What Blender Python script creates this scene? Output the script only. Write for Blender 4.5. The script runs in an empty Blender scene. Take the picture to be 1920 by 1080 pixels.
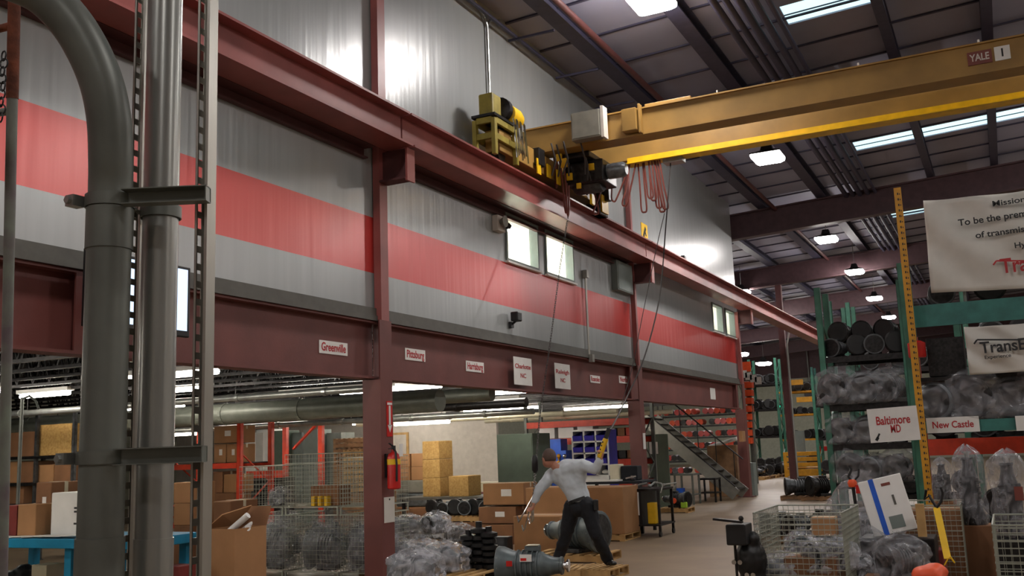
import bpy, math, random
from mathutils import Vector, Matrix, noise
random.seed(7)
C = bpy.context.scene.collection
scene = bpy.context.scene
R = math.radians

# ---------------------------------------------------------------- camera
FPX, HC = 1850.0, 1.7
TH = math.atan(302 / FPX); RL = .0364
_n = Vector((-RL, -math.sqrt(1 - RL * RL), 0))
UPC = _n * math.cos(TH) + Vector((0, 0, math.sin(TH)))
YC = Vector((930, 268, FPX)); YC -= UPC * YC.dot(UPC); YC.normalize()
XC = YC.cross(UPC)
if XC.x < 0: XC = -XC
CAM = Vector((0, 0, HC))
def c2w(v): return Vector((XC.dot(v), YC.dot(v), UPC.dot(v)))
def at(px, py, x=None, y=None, z=None, d=None):
    r = c2w(Vector((px - 960, py - 540, FPX)))
    if x is not None: t = x / r.x
    elif y is not None: t = y / r.y
    elif z is not None: t = (z - HC) / r.z
    else: t = d / FPX
    return CAM + r * t
cam = bpy.data.cameras.new('camera'); cam.sensor_width = 36; cam.lens = 36 * FPX / 1920
cam.clip_start = .05; cam.clip_end = 500
camo = bpy.data.objects.new('camera', cam); C.objects.link(camo)
rt, dn, fw = c2w(Vector((1, 0, 0))), c2w(Vector((0, 1, 0))), c2w(Vector((0, 0, 1)))
m3 = Matrix((rt, -dn, -fw)).transposed()
camo.matrix_world = Matrix.Translation(CAM) @ m3.to_4x4()
scene.camera = camo
# ---------------------------------------------------------------- world, exposure
w = bpy.data.worlds.new('world'); scene.world = w; w.use_nodes = True
w.node_tree.nodes['Background'].inputs[0].default_value = (.75, .85, 1, 1)
w.node_tree.nodes['Background'].inputs[1].default_value = .35
vs = scene.view_settings
vs.view_transform = 'Standard'; vs.look = 'None'; vs.gamma = 1; vs.use_curve_mapping = False
vs.exposure = 1.6
LAMP = 44.0      # emission of the high bay lenses
TUBE = 12.0       # emission of the fluorescent tubes
SKYL = .5       # emission of the daylight panels

# ---------------------------------------------------------------- materials
def lin(c):
    return tuple(((v / 255) / 12.92 if v / 255 <= .04045 else ((v / 255 + .055) / 1.055) ** 2.4) for v in c)
def mat(name, c, rough=.6, metal=0.0, var=.12, scale=6, bump=0.0, bscale=40, stretch=(1, 1, 1), alpha=1, coat=0, c2=None, spec=.5):
    m = bpy.data.materials.new(name); m.use_nodes = True
    nt = m.node_tree; N = nt.nodes; L = nt.links; b = N['Principled BSDF']
    b.inputs['Roughness'].default_value = rough; b.inputs['Metallic'].default_value = metal
    b.inputs['Alpha'].default_value = alpha; b.inputs['Coat Weight'].default_value = coat
    b.inputs['Specular IOR Level'].default_value = spec
    tc = N.new('ShaderNodeTexCoord'); mp = N.new('ShaderNodeMapping'); mp.inputs['Scale'].default_value = stretch
    L.new(tc.outputs['Object'], mp.inputs[0])
    nz = N.new('ShaderNodeTexNoise'); nz.inputs['Scale'].default_value = scale; nz.inputs['Detail'].default_value = 5
    L.new(mp.outputs[0], nz.inputs['Vector'])
    rp = N.new('ShaderNodeValToRGB'); a = lin(c)
    lo = lin(c2) if c2 else tuple(v * (1 - var * 2) for v in a)
    hi = tuple(min(1, v * (1 + (0 if c2 else var))) for v in a)
    rp.color_ramp.elements[0].position = .3; rp.color_ramp.elements[1].position = .7
    rp.color_ramp.elements[0].color = (*lo, 1); rp.color_ramp.elements[1].color = (*hi, 1)
    L.new(nz.outputs[0], rp.inputs[0]); L.new(rp.outputs[0], b.inputs['Base Color'])
    if bump:
        n2 = N.new('ShaderNodeTexNoise'); n2.inputs['Scale'].default_value = bscale; n2.inputs['Detail'].default_value = 3
        L.new(mp.outputs[0], n2.inputs['Vector'])
        bp = N.new('ShaderNodeBump'); bp.inputs['Strength'].default_value = bump; bp.inputs['Distance'].default_value = .02
        L.new(n2.outputs[0], bp.inputs['Height']); L.new(bp.outputs[0], b.inputs['Normal'])
    return m
def emit(name, c, s):
    m = bpy.data.materials.new(name); m.use_nodes = True
    N = m.node_tree.nodes; b = N['Principled BSDF']
    b.inputs['Base Color'].default_value = (*lin(c), 1)
    b.inputs['Emission Color'].default_value = (*lin(c), 1); b.inputs['Emission Strength'].default_value = s
    return m
M = dict(
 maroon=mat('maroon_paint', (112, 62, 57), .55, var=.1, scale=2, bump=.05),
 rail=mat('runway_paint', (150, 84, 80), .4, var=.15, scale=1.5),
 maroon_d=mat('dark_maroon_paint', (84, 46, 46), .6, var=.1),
 flash=mat('grey_flashing', (88, 86, 80), .55, var=.1),
 galv=mat('galvanized', (158, 160, 156), .3, .6, var=.1, scale=9, stretch=(1, 1, .15)),
 galv_l=mat('strut_steel', (178, 176, 168), .35, .7, var=.1, scale=7, stretch=(1, 1, .2)),
 galv_d=mat('dull_conduit', (108, 112, 106), .42, .3, var=.12, scale=5),
 rust=mat('rust', (116, 62, 40), .8, var=.25, scale=20, bump=.3),
 peel=mat('peeling_green_paint', (126, 136, 124), .6, scale=9, c2=(104, 92, 98)),
 floor=mat('concrete', (140, 121, 98), .45, var=.1, scale=1.2, bump=.05, bscale=8),
 roof=mat('roof_deck', (152, 152, 172), .7, var=.06, scale=.6),
 purlin=mat('purlin_paint', (62, 60, 80), .6, var=.1),
 roofgird=mat('roof_girder_paint', (74, 50, 54), .6, var=.1),
 cream=mat('cream_wall', (204, 196, 186), .8, var=.05),
 farwall=mat('far_wall', (168, 170, 152), .8, var=.06),
 mustard=mat('crane_yellow', (156, 120, 58), .5, var=.12, scale=2),
 olive=mat('olive_yellow_paint', (150, 134, 48), .5, var=.15),
 yellow=mat('bright_yellow', (238, 190, 24), .45, var=.08),
 yel_rack=mat('yellow_post', (206, 146, 30), .5, var=.12),
 black=mat('black', (20, 20, 22), .45, var=.2),
 dark=mat('dark_metal', (44, 42, 42), .4, .6, var=.3, scale=15),
 iron=mat('cast_iron', (84, 86, 88), .45, .55, var=.25, scale=12, bump=.25, bscale=30),
 iron_l=mat('cast_aluminium', (118, 124, 128), .38, .6, var=.2, scale=12, bump=.25, bscale=30),
 iron_g=mat('grey_green_painted_case', (92, 102, 104), .42, .2, var=.15, scale=8, bump=.1, bscale=20),
 chrome=mat('bright_steel', (200, 200, 200), .18, 1, var=.05),
 wire=mat('basket_wire', (168, 172, 160), .35, .5, var=.1),
 card=mat('cardboard', (164, 120, 80), .85, var=.07, scale=3),
 card_d=mat('brown_cardboard', (132, 92, 62), .85, var=.1, scale=3),
 card_r=mat('red_printed_board', (118, 40, 34), .7, var=.1),
 osb=mat('straw_coloured_board', (196, 160, 96), .8, scale=24, c2=(164, 124, 66), bump=.3),
 wood=mat('pallet_wood', (190, 152, 98), .8, scale=5, var=.15, stretch=(1, 1, 1)),
 wood_d=mat('weathered_wood', (138, 104, 72), .85, scale=5, var=.2),
 white=mat('white_paper', (226, 224, 220), .7, var=.03),
 vinyl=mat('banner_vinyl', (206, 202, 194), .45, var=.03, bump=.05, bscale=4),
 redtxt=mat('red_lettering', (176, 40, 44), .6, var=.05),
 redstrip=mat('red_enamel', (196, 32, 28), .35, var=.08),
 blktxt=mat('black_lettering', (34, 34, 36), .6, var=.05),
 orange=mat('rack_orange', (206, 62, 34), .5, var=.12),
 orange_b=mat('orange_plastic', (232, 84, 34), .5, var=.1),
 green=mat('rack_green', (58, 112, 92), .5, var=.15),
 teal=mat('beam_teal', (52, 116, 108), .5, var=.15),
 board=mat('grey_green_board', (92, 106, 92), .6, var=.06),
 blue=mat('bench_blue', (24, 136, 178), .45, var=.08),
 bin=mat('bin_violet', (58, 50, 160), .4, var=.12),
 bluebox=mat('bright_blue', (30, 90, 200), .4, var=.1),
 shirt=mat('grey_shirt', (196, 204, 210), .85, var=.06, scale=5, bump=.35, bscale=9),
 trouser=mat('navy_trousers', (24, 26, 32), .85, var=.15, bump=.3, bscale=9),
 skin=mat('skin', (186, 130, 108), .55, var=.08),
 hair=mat('dark_hair', (86, 68, 60), .8, var=.2),
 cable=mat('red_brown_cable', (120, 60, 50), .5, var=.1),
 cord=mat('dark_cord', (52, 46, 44), .6, var=.1),
 panelbox=mat('grey_control_box', (128, 126, 116), .5, var=.08),
 duct=mat('duct_grey', (124, 128, 118), .45, .3, var=.1),
 tube=mat('pipe_cream', (206, 198, 172), .45, var=.05),
 elec=mat('grey_green_enclosure', (118, 128, 124), .5, var=.05),
 stair=mat('stair_grey', (120, 118, 110), .5, .2, var=.1),
 limeg=mat('lime_tag', (160, 200, 50), .6, var=.05),
 office=mat('office_wall', (234, 236, 226), .8, var=.02),
 lamp=emit('lamp_lens', (255, 248, 244), LAMP), tubeE=emit('tube_lens', (255, 248, 236), TUBE),
 sky=emit('daylight_panel', (196, 234, 238), SKYL), screen=emit('screen_lit', (190, 220, 255), .45),
 exitg=emit('green_lamp', (40, 230, 160), 1.2), offl=emit('office_lamp', (252, 255, 246), 20.0))
def plastic(nm, col, hi):
    m = bpy.data.materials.new(nm); m.use_nodes = True
    N = m.node_tree.nodes; L = m.node_tree.links; b = N['Principled BSDF']
    b.inputs['Base Color'].default_value = (*col, 1); b.inputs['Roughness'].default_value = .13
    b.inputs['Specular IOR Level'].default_value = .9
    nz = N.new('ShaderNodeTexNoise'); nz.inputs['Scale'].default_value = 6; nz.inputs['Detail'].default_value = 3; nz.inputs['Distortion'].default_value = 1.5
    tc = N.new('ShaderNodeTexCoord'); L.new(tc.outputs['Object'], nz.inputs['Vector'])
    mr = N.new('ShaderNodeMapRange'); mr.inputs[1].default_value = .35; mr.inputs[2].default_value = .7
    mr.inputs[3].default_value = .1; mr.inputs[4].default_value = hi
    L.new(nz.outputs[0], mr.inputs[0]); L.new(mr.outputs[0], b.inputs['Alpha'])
    bp = N.new('ShaderNodeBump'); bp.inputs['Strength'].default_value = .8; bp.inputs['Distance'].default_value = .03
    L.new(nz.outputs[0], bp.inputs['Height']); L.new(bp.outputs[0], b.inputs['Normal'])
    return m
M['bag'] = plastic('clear_bag_plastic', (.42, .42, .45), .55); M['bag_w'] = plastic('highlight_bag_plastic', (.6, .61, .66), .72)  # patchy opacity and the paler base put white highlights into the bags
def glassm():
    m = bpy.data.materials.new('window_glass'); m.use_nodes = True
    b = m.node_tree.nodes['Principled BSDF']
    b.inputs['Base Color'].default_value = (.9, .95, .95, 1); b.inputs['Roughness'].default_value = .03; b.inputs['Alpha'].default_value = .08
    return m
M['glass'] = glassm()
def facade():
    m = mat('facade_paint', (160, 164, 164), .3, var=.04, scale=1.5, stretch=(1, 4, .3), spec=1.0, coat=.4)
    m.node_tree.nodes['Principled BSDF'].inputs['Coat Roughness'].default_value = .24; m.node_tree.nodes['Principled BSDF'].inputs['Metallic'].default_value = .15
    N = m.node_tree.nodes; L = m.node_tree.links; b = N['Principled BSDF']
    old = b.inputs['Base Color'].links[0].from_socket
    g = N.new('ShaderNodeNewGeometry'); sp = N.new('ShaderNodeSeparateXYZ'); L.new(g.outputs['Position'], sp.inputs[0])
    def cmp(op, v):
        n = N.new('ShaderNodeMath'); n.operation = op; n.inputs[1].default_value = v; L.new(sp.outputs[2], n.inputs[0]); return n
    a, c = cmp('GREATER_THAN', 4.08), cmp('LESS_THAN', 4.84)
    mu = N.new('ShaderNodeMath'); mu.operation = 'MULTIPLY'; L.new(a.outputs[0], mu.inputs[0]); L.new(c.outputs[0], mu.inputs[1])
    mx = N.new('ShaderNodeMix'); mx.data_type = 'RGBA'; L.new(mu.outputs[0], mx.inputs[0]); L.new(old, mx.inputs[6])
    mx.inputs[7].default_value = (*lin((206, 54, 48)), 1); L.new(mx.outputs[2], b.inputs['Base Color'])
    n2 = N.new('ShaderNodeTexNoise'); n2.inputs['Scale'].default_value = 2.5
    mp = N.new('ShaderNodeMapping'); mp.inputs['Scale'].default_value = (1, 2.5, .12); L.new(g.outputs['Position'], mp.inputs[0]); L.new(mp.outputs[0], n2.inputs['Vector'])
    bp = N.new('ShaderNodeBump'); bp.inputs['Strength'].default_value = .25; bp.inputs['Distance'].default_value = .03
    L.new(n2.outputs[0], bp.inputs['Height']); L.new(bp.outputs[0], b.inputs['Normal'])
    return m
M['facade'] = facade()

# ---------------------------------------------------------------- helpers
def woff(p):
    v = Vector((0, 0, 0))
    while p: v += p.location; p = p.parent
    return v
class MB:
    def __init__(s): s.v = []; s.f = []
    def add(s, vs_, fs):
        k = len(s.v); s.v += [tuple(v) for v in vs_]; s.f += [tuple(i + k for i in f) for f in fs]; return s
    def bx(s, x0, x1, y0, y1, z0, z1, m=None):
        vs_ = [Vector((x, y, z)) for z in (z0, z1) for y in (y0, y1) for x in (x0, x1)]
        if m: vs_ = [m @ v for v in vs_]
        return s.add(vs_, [(0, 2, 3, 1), (4, 5, 7, 6), (0, 1, 5, 4), (2, 6, 7, 3), (0, 4, 6, 2), (1, 3, 7, 5)])
    def bar(s, a, b, w_, h_=None, up=Vector((0, 0, 1))):
        a, b = Vector(a), Vector(b); h_ = h_ or w_; d = (b - a); l = d.length; d.normalize()
        if abs(d.dot(up)) > .98: up = Vector((0, 1, 0))
        x = d.cross(up).normalized(); u = x.cross(d)
        m = Matrix((x, d, u)).transposed().to_4x4(); m.translation = a
        return s.bx(-w_ / 2, w_ / 2, 0, l, -h_ / 2, h_ / 2, m)
    def tube(s, pts, r, n=8, cap=True):
        pts = [Vector(p) for p in pts]; rs = r if isinstance(r, (list, tuple)) else [r] * len(pts)
        t = (pts[1] - pts[0]).normalized(); u = t.orthogonal().normalized(); vs_ = []
        for i, p in enumerate(pts):
            t2 = ((pts[min(i + 1, len(pts) - 1)] - pts[max(i - 1, 0)])).normalized()
            u = (u - t2 * u.dot(t2)).normalized(); w_ = t2.cross(u)
            for k in range(n):
                a = 2 * math.pi * k / n; vs_.append(p + (u * math.cos(a) + w_ * math.sin(a)) * rs[i])
        fs = [(i * n + k, i * n + (k + 1) % n, (i + 1) * n + (k + 1) % n, (i + 1) * n + k) for i in range(len(pts) - 1) for k in range(n)]
        if cap: fs += [tuple(range(n))[::-1], tuple(range((len(pts) - 1) * n, len(pts) * n))]
        return s.add(vs_, fs)
    def lathe(s, prof, n=20, m=None, cap=True):
        vs_ = []; m = m or Matrix()
        for r, z in prof:
            for k in range(n):
                a = 2 * math.pi * k / n; vs_.append(m @ Vector((r * math.cos(a), r * math.sin(a), z)))
        fs = [(i * n + k, i * n + (k + 1) % n, (i + 1) * n + (k + 1) % n, (i + 1) * n + k) for i in range(len(prof) - 1) for k in range(n)]
        if cap: fs += [tuple(range(n))[::-1], tuple(range((len(prof) - 1) * n, len(prof) * n))]
        return s.add(vs_, fs)
    def ball(s, c, r, n=12, k=8):
        r = Vector(r) if hasattr(r, '__len__') else Vector((r, r, r)); c = Vector(c)
        return s.lathe([(max(.001, math.sin(math.pi * i / k)), -math.cos(math.pi * i / k)) for i in range(k + 1)], n, Matrix.Translation(c) @ Matrix.Diagonal((*r, 1)))
    def build(s, name, m, parent=None, smooth=False, bevel=0, world=True, mods=()):
        off = woff(parent) if (parent and world) else Vector((0, 0, 0))
        if parent is None:
            xs = [v[0] for v in s.v]; ys = [v[1] for v in s.v]
            off = Vector(((min(xs) + max(xs)) / 2, (min(ys) + max(ys)) / 2, min(v[2] for v in s.v))) if world else off
        me = bpy.data.meshes.new(name)
        me.from_pydata([(v[0] - off.x, v[1] - off.y, v[2] - off.z) for v in s.v], [], s.f)
        me.materials.append(m if not isinstance(m, str) else M[m])
        o = bpy.data.objects.new(name, me); C.objects.link(o)
        if parent: o.parent = parent
        elif world: o.location = off
        if smooth:
            for p in me.polygons: p.use_smooth = True
            if smooth != 2: me.set_sharp_from_angle(angle=R(40))
        if bevel:
            b = o.modifiers.new('bevel', 'BEVEL'); b.width = bevel; b.segments = 2; b.limit_method = 'ANGLE'
        return o
def tag(o, label, cat, group=None, kind=None):
    o['label'] = label; o['category'] = cat
    if group: o['group'] = group
    if kind: o['kind'] = kind
    return o
def struct(o): o['kind'] = 'structure'; return o
def thing(name, label, cat, loc, group=None):
    o = bpy.data.objects.new(name, None); C.objects.link(o); o.location = loc; o.empty_display_size = .2
    return tag(o, label, cat, group)
def copy_tree(o, parent=None):
    c = o.copy(); C.objects.link(c); c.parent = parent
    for ch in o.children: copy_tree(ch, c)
    return c
used = {}
def place(proto, loc, rz, label, group=None, sc=1.0, cat=None):
    """first use moves the prototype itself, later uses copy it with its parts"""
    o = copy_tree(proto) if proto.name in used else proto
    used[proto.name] = 1
    o.location = loc; o.rotation_euler = (0, 0, rz); o.scale = (sc, sc, sc) if not hasattr(sc, '__len__') else sc
    o['label'] = label
    if cat: o['category'] = cat
    if group: o['group'] = group
    elif 'group' in o: del o['group']
    return o
FX = Matrix(((0, 0, 1), (1, 0, 0), (0, 1, 0))).to_4x4()     # text facing +X
FY = Matrix(((1, 0, 0), (0, 0, -1), (0, 1, 0))).to_4x4()    # text facing -Y
def text(body, size, pos, m, parent, face=FX, width=None, name='lettering', depth=.002, slant=0, spin=0):
    cu = bpy.data.curves.new(name, 'FONT'); cu.body = body; cu.size = size; cu.align_x = 'CENTER'; cu.align_y = 'CENTER'
    cu.extrude = depth; cu.offset = size * .02; cu.shear = slant
    t = bpy.data.objects.new(name, cu); C.objects.link(t)
    bpy.context.view_layer.update()
    me = bpy.data.meshes.new_from_object(t.evaluated_get(bpy.context.evaluated_depsgraph_get()))
    wd = max(v.co.x for v in me.vertices) - min(v.co.x for v in me.vertices)
    bpy.data.objects.remove(t); me.materials.clear(); me.materials.append(M[m])
    sx = (width / wd) if width else 1
    mt = Matrix.Translation(Vector(pos) - woff(parent)) @ face @ Matrix.Rotation(spin, 4, 'Z') @ Matrix.Diagonal((sx, 1, 1, 1))
    me.transform(mt)
    o = bpy.data.objects.new(name, me); C.objects.link(o); o.parent = parent
    return o
ORD = ['first', 'second', 'third', 'fourth', 'fifth', 'sixth', 'seventh', 'eighth', 'ninth', 'tenth', 'eleventh', 'twelfth', 'thirteenth', 'fourteenth', 'fifteenth', 'sixteenth', 'seventeenth', 'eighteenth', 'nineteenth', 'twentieth', 'twenty-first', 'twenty-second', 'twenty-third', 'twenty-fourth', 'twenty-fifth', 'twenty-sixth']

# ================================================================ SETTING
XF = -7.35                                  # face of the mezzanine wall
def rz_(x): return 9.3 + .05 * (x + 7.35)   # underside of roof
struct(MB().bx(-30, 16, -14, 78, -.2, 0).build('floor', 'floor'))
# roof: pale deck with daylight panels cut in
SKY = [8.3, 18.0, 27.6, 37.3, 47.0, 56.7]
def slab(mb, x0, x1, y0, y1, t=.12, dz=0):
    vs_ = [Vector((x, y, rz_(x) + dz + h)) for h in (0, t) for y in (y0, y1) for x in (x0, x1)]
    mb.add(vs_, [(0, 2, 3, 1), (4, 5, 7, 6), (0, 1, 5, 4), (2, 6, 7, 3), (0, 4, 6, 2), (1, 3, 7, 5)])
mb = MB(); slab(mb, -30, -2.95, -14, 78)
ys = [-14] + [v for s in SKY for v in (s - .45, s + .45)] + [78]
for i in range(0, len(ys), 2): slab(mb, -2.95, 16, ys[i], ys[i + 1])
roof = struct(mb.build('ceiling', 'roof'))
for i, s in enumerate(SKY):
    mb = MB(); slab(mb, -2.95, 9, s - .45, s + .45, .05, .03)
    wdw = struct(mb.build('window_%d' % (i + 5), 'sky'))
    mb = MB(); slab(mb, -2.95, 9, s - .012, s + .012, .02, 0); mb.build('glazing_bar', 'purlin', wdw)
    mb = MB(); slab(mb, 9, 16, s - .45, s + .45); mb.build('roof_infill', 'roof', wdw)
mb_l = []
for k, x in enumerate([-28, -26, -24, -22, -20, -18, -16, -14, -12, -10.2, -8.3, -6.35, -4.5, -1.3, .45, 2.3, 4.4, 6.2, 8, 9.8, 11.6, 13.4]):
    z = rz_(x); wd = .2 if x > -3 or x < -9 else .3  # wider flanges near the wall take in the shadow bands beside the beams
    m_ = MB().bx(x - wd / 2, x + wd / 2, -14, 78, z - .02, z + .0).bx(x - .015, x + .015, -14, 78, z - .24, z - .02).bx(x - wd / 2, x + wd / 2, -14, 78, z - .27, z - .24)
    m_.build('purlin', 'purlin', roof)
for k in range(62):                          # deck seams
    y = -13 + k * 1.48; mb = MB(); slab(mb, -30, 16, y - .03, y + .03, .03, -.035); mb.build('deck_seam', 'purlin', roof)
for y in (-9.5, .8, 11.1, 21.3, 31.6, 42, 52.5, 63, 73):          # roof girders
    mb = MB(); x0 = XF - .2 if y < 31 else -30
    for (dz, t, wd) in ((-.34, .05, .3), (-1.08, .74, .06), (-1.13, .05, .34)):
        vs_ = [Vector((x, yy, rz_(x) + dz + h)) for h in (0, t) for yy in (y - wd / 2, y + wd / 2) for x in (x0, 16)]
        mb.add(vs_, [(0, 2, 3, 1), (4, 5, 7, 6), (0, 1, 5, 4), (2, 6, 7, 3), (0, 4, 6, 2), (1, 3, 7, 5)])
    mb.build('roof_girder', 'roofgird', roof)
# service pipes under the roof, running lengthwise
for k, (x, r) in enumerate([(-3.75, .07), (-3.55, .06), (-3.35, .08), (-3.12, .07), (-2.9, .05)]):
    o = MB().tube([(x, -13.9, 9.12), (x, 77.9, 9.12)], r, 10).build('ceiling_pipe', 'purlin', smooth=True)
    tag(o, '%s of five dark pipes bunched side by side under the roof, counted from the left' % ORD[k], 'pipe', 'bunched roof pipes')
o = MB().tube([(-5.95, -13.9, 9.0), (-5.95, 77.9, 9.0)], .06, 10).build('ceiling_pipe', 'maroon_d', smooth=True)
tag(o, 'single reddish sprinkler pipe under the roof near the grey wall', 'pipe')
mb = MB(); mb.bar((-7.15, 12, 8.97), (-7.15, 20.8, 8.97), .05, .05)
for k in range(4): mb.bar((-7.3, 13 + k * 2.1, 8.93), (-6.4, 13 + k * 2.1, 8.93), .04, .04)
tag(mb.build('cable_ladder', 'purlin'), 'thin dark cable support ladder along the top of the grey wall', 'cable tray')
# building shell
struct(MB().bx(-30, -7.9, 78, 78.2, 0, 6.3).bx(-7.9, 16, 78, 78.2, 0, 6.3).build('wall_far', 'farwall'))
struct(MB().bx(-30, 16, 78, 78.2, 6.3, 11).build('wall_far.001', 'roofgird'))
struct(MB().bx(-30, 16, -14.2, -14, 0, 11).build('wall_back', 'cream'))
struct(MB().bx(16, 16.2, -14, 78, 0, 11).build('wall_right', 'cream'))
struct(MB().bx(-30.2, -30, -14, 78, 0, 11).build('wall_left', 'farwall'))
# upper wall with red stripe, window openings
Wn = [(14.78, 16.1), (16.4, 17.75), (28.1, 29.25), (29.6, 30.75)]; WZ = (4.87, 5.72)
mb = MB(); T = XF - .16; Y0, Y1 = -8, 31.2
mb.bx(T, XF, Y0, Y1, 3.6, WZ[0]).bx(T, XF, Y0, Y1, WZ[1], 9.32)
e = [Y0] + [v for q in Wn for v in q] + [Y1]
for i in range(0, len(e), 2): mb.bx(T, XF, e[i], e[i + 1], *WZ)
struct(mb.build('wall_front', 'facade'))
struct(MB().bx(-18, T - .01, 31.04, 31.2, 3.6, 9.3).build('wall_end', 'facade'))
struct(MB().bx(-18, T - .01, Y0, Y0 + .16, 3.6, 9.3).build('wall_end.001', 'facade'))
for i, (a, b) in enumerate(Wn):
    wn = struct(MB().bx(XF - .1, XF - .09, a + .05, b - .05, WZ[0] + .05, WZ[1] - .05).build('window_%d' % (i + 1), 'glass'))
    f = .05; fm = MB(); xa, xb = XF - .14, XF + .03
    fm.bx(xa, xb, a, a + f, *WZ).bx(xa, xb, b - f, b, *WZ).bx(xa, xb, a + f, b - f, WZ[0], WZ[0] + f).bx(xa, xb, a + f, b - f, WZ[1] - f, WZ[1])
    fm.build('window_frame', 'elec', wn)
    MB().bx(XF, XF + .07, a - .03, b + .03, WZ[0] - .035, WZ[0] - .002).build('window_sill', 'white', wn)
# offices behind the windows
for i, (a, b) in enumerate([(13.2, 19.5), (26.6, 31)]):
    mb = MB(); x0 = -11.5
    mb.bx(x0, T - .02, a, b, 3.62, 3.7).bx(x0 - .1, x0, a, b, 3.7, 6.3).bx(x0, T - .02, a - .1, a, 3.7, 6.3).bx(x0, T - .02, b, b + .03, 3.7, 6.3).bx(x0, T - .02, a, b, 6.3, 6.4)
    struct(mb.build('wall_office' if i == 0 else 'wall_office.001', 'office'))
    for q in ((0, 1) if i == 0 else (0,)):
        l = thing('office_lamp', ['recessed office ceiling lamp behind the near pair of upper windows, nearer one', 'recessed office ceiling lamp behind the near pair of upper windows, farther one', 'recessed office ceiling lamp behind the far pair of upper windows'][q + 2 * i], 'lamp', (-9.3, a + 2 + q * 2.4, 6.2))
        MB().bx(-9.9, -8.7, a + 1.4 + q * 2.4, a + 2.6 + q * 2.4, 6.23, 6.299).build('lamp_housing', 'white', l)
        MB().bx(-9.85, -8.75, a + 1.45 + q * 2.4, a + 2.55 + q * 2.4, 6.21, 6.229).build('diffuser', 'offl', l)
cb = thing('white_cabinet', 'tall white cabinet inside the far upper office window', 'cabinet', (-8.6, 29.9, 3.7))
MB().bx(-8.9, -8.3, 29.6, 30.4, 3.7, 5.6).build('body', 'white', cb, bevel=.01); MB().bx(-8.3, -8.28, 29.62, 30.38, 3.75, 5.55).build('door', 'cream', cb)
# dark grey flashing under the wall
struct(MB().bx(T, XF + .05, Y0, Y1, 3.44, 3.6).bx(XF + .05, XF + .07, Y0, Y1, 3.43, 3.5).build('trim_1', 'flash'))
# mezzanine floor deck above the storage area with open web joists
deck = struct(MB().bx(-20, T - .06, Y0, Y1, 3.46, 3.58).build('ceiling_mezzanine', 'dark'))
jm = MB(); xs0, xs1 = -20, -7.6
jm.bx(xs0, xs1, -.04, .04, 3.41, 3.45).bx(xs0, xs1, -.04, .04, 2.9, 2.94)
k = 0; x = xs0
while x < xs1 - .35:
    jm.bar((x, 0, 2.93), (x + .18, 0, 3.42), .022); jm.bar((x + .18, 0, 3.42), (x + .36, 0, 2.93), .022); x += .36
j0 = jm.build('joist', 'dark', deck, world=False)
jy = [-7 + .82 * i for i in range(47)]
for i, y in enumerate(jy):
    o = j0 if i == 0 else j0.copy()
    if i: C.objects.link(o); o.parent = deck
    o.location = Vector((0, y, 0)) - deck.location
# ---- mezzanine girders (one I-beam per bay)
COLY = [.8, 10.88, 21.05, 30.8]
gx = -7.43
for i, (a, b) in enumerate([(-7.8, .65), (.67, 10.86), (10.9, 21.03), (21.07, 30.6)]):
    g = thing('mezzanine_girder', ['maroon steel girder behind the conduits, nearest the camera', 'maroon steel girder carrying the Greenville sign', 'maroon steel girder between the extinguisher column and the next column', 'maroon steel girder of the farthest bay before the stairs'][i], 'girder', (gx, (a + b) / 2, 2.68), 'mezzanine edge girders')
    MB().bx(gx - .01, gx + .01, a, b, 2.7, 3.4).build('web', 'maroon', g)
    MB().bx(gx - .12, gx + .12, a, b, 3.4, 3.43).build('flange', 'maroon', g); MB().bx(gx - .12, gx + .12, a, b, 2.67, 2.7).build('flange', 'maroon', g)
    for yy in ([6.15] if i == 1 else [b - .3]): MB().bx(gx + .01, gx + .11, yy, yy + .02, 2.7, 3.4).bx(gx + .1, gx + .12, yy - .08, yy + .09, 2.7, 3.4).build('stiffener', 'maroon', g)
# ---- columns
for i, y in enumerate(COLY):
    c = thing('steel_column', ['maroon steel column beside the camera, mostly out of view', 'maroon steel column with the fire extinguisher', 'maroon steel column behind the workbench', 'maroon steel column at the foot of the stairs'][i], 'column', (-7.32, y, 0), 'mezzanine columns')
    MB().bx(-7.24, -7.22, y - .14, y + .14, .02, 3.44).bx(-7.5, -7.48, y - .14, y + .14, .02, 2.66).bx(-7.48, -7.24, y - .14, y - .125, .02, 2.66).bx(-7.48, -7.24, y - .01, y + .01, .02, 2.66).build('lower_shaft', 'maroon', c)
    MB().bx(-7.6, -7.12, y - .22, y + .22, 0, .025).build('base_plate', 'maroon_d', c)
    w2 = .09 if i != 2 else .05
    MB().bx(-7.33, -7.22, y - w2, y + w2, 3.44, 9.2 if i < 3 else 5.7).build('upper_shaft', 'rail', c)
    # knee bracket under the runway
    MB().bx(-7.218, -6.82, y - .012, y + .012, 5.33, 5.74).bx(-7.218, -6.82, y - .1, y + .1, 5.3, 5.33).build('bracket', 'maroon_d', c)
    MB().bx(-6.82, -6.79, y - .07, y + .12, 5.28, 5.73).build('bracket_flange', 'rail', c)
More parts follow.
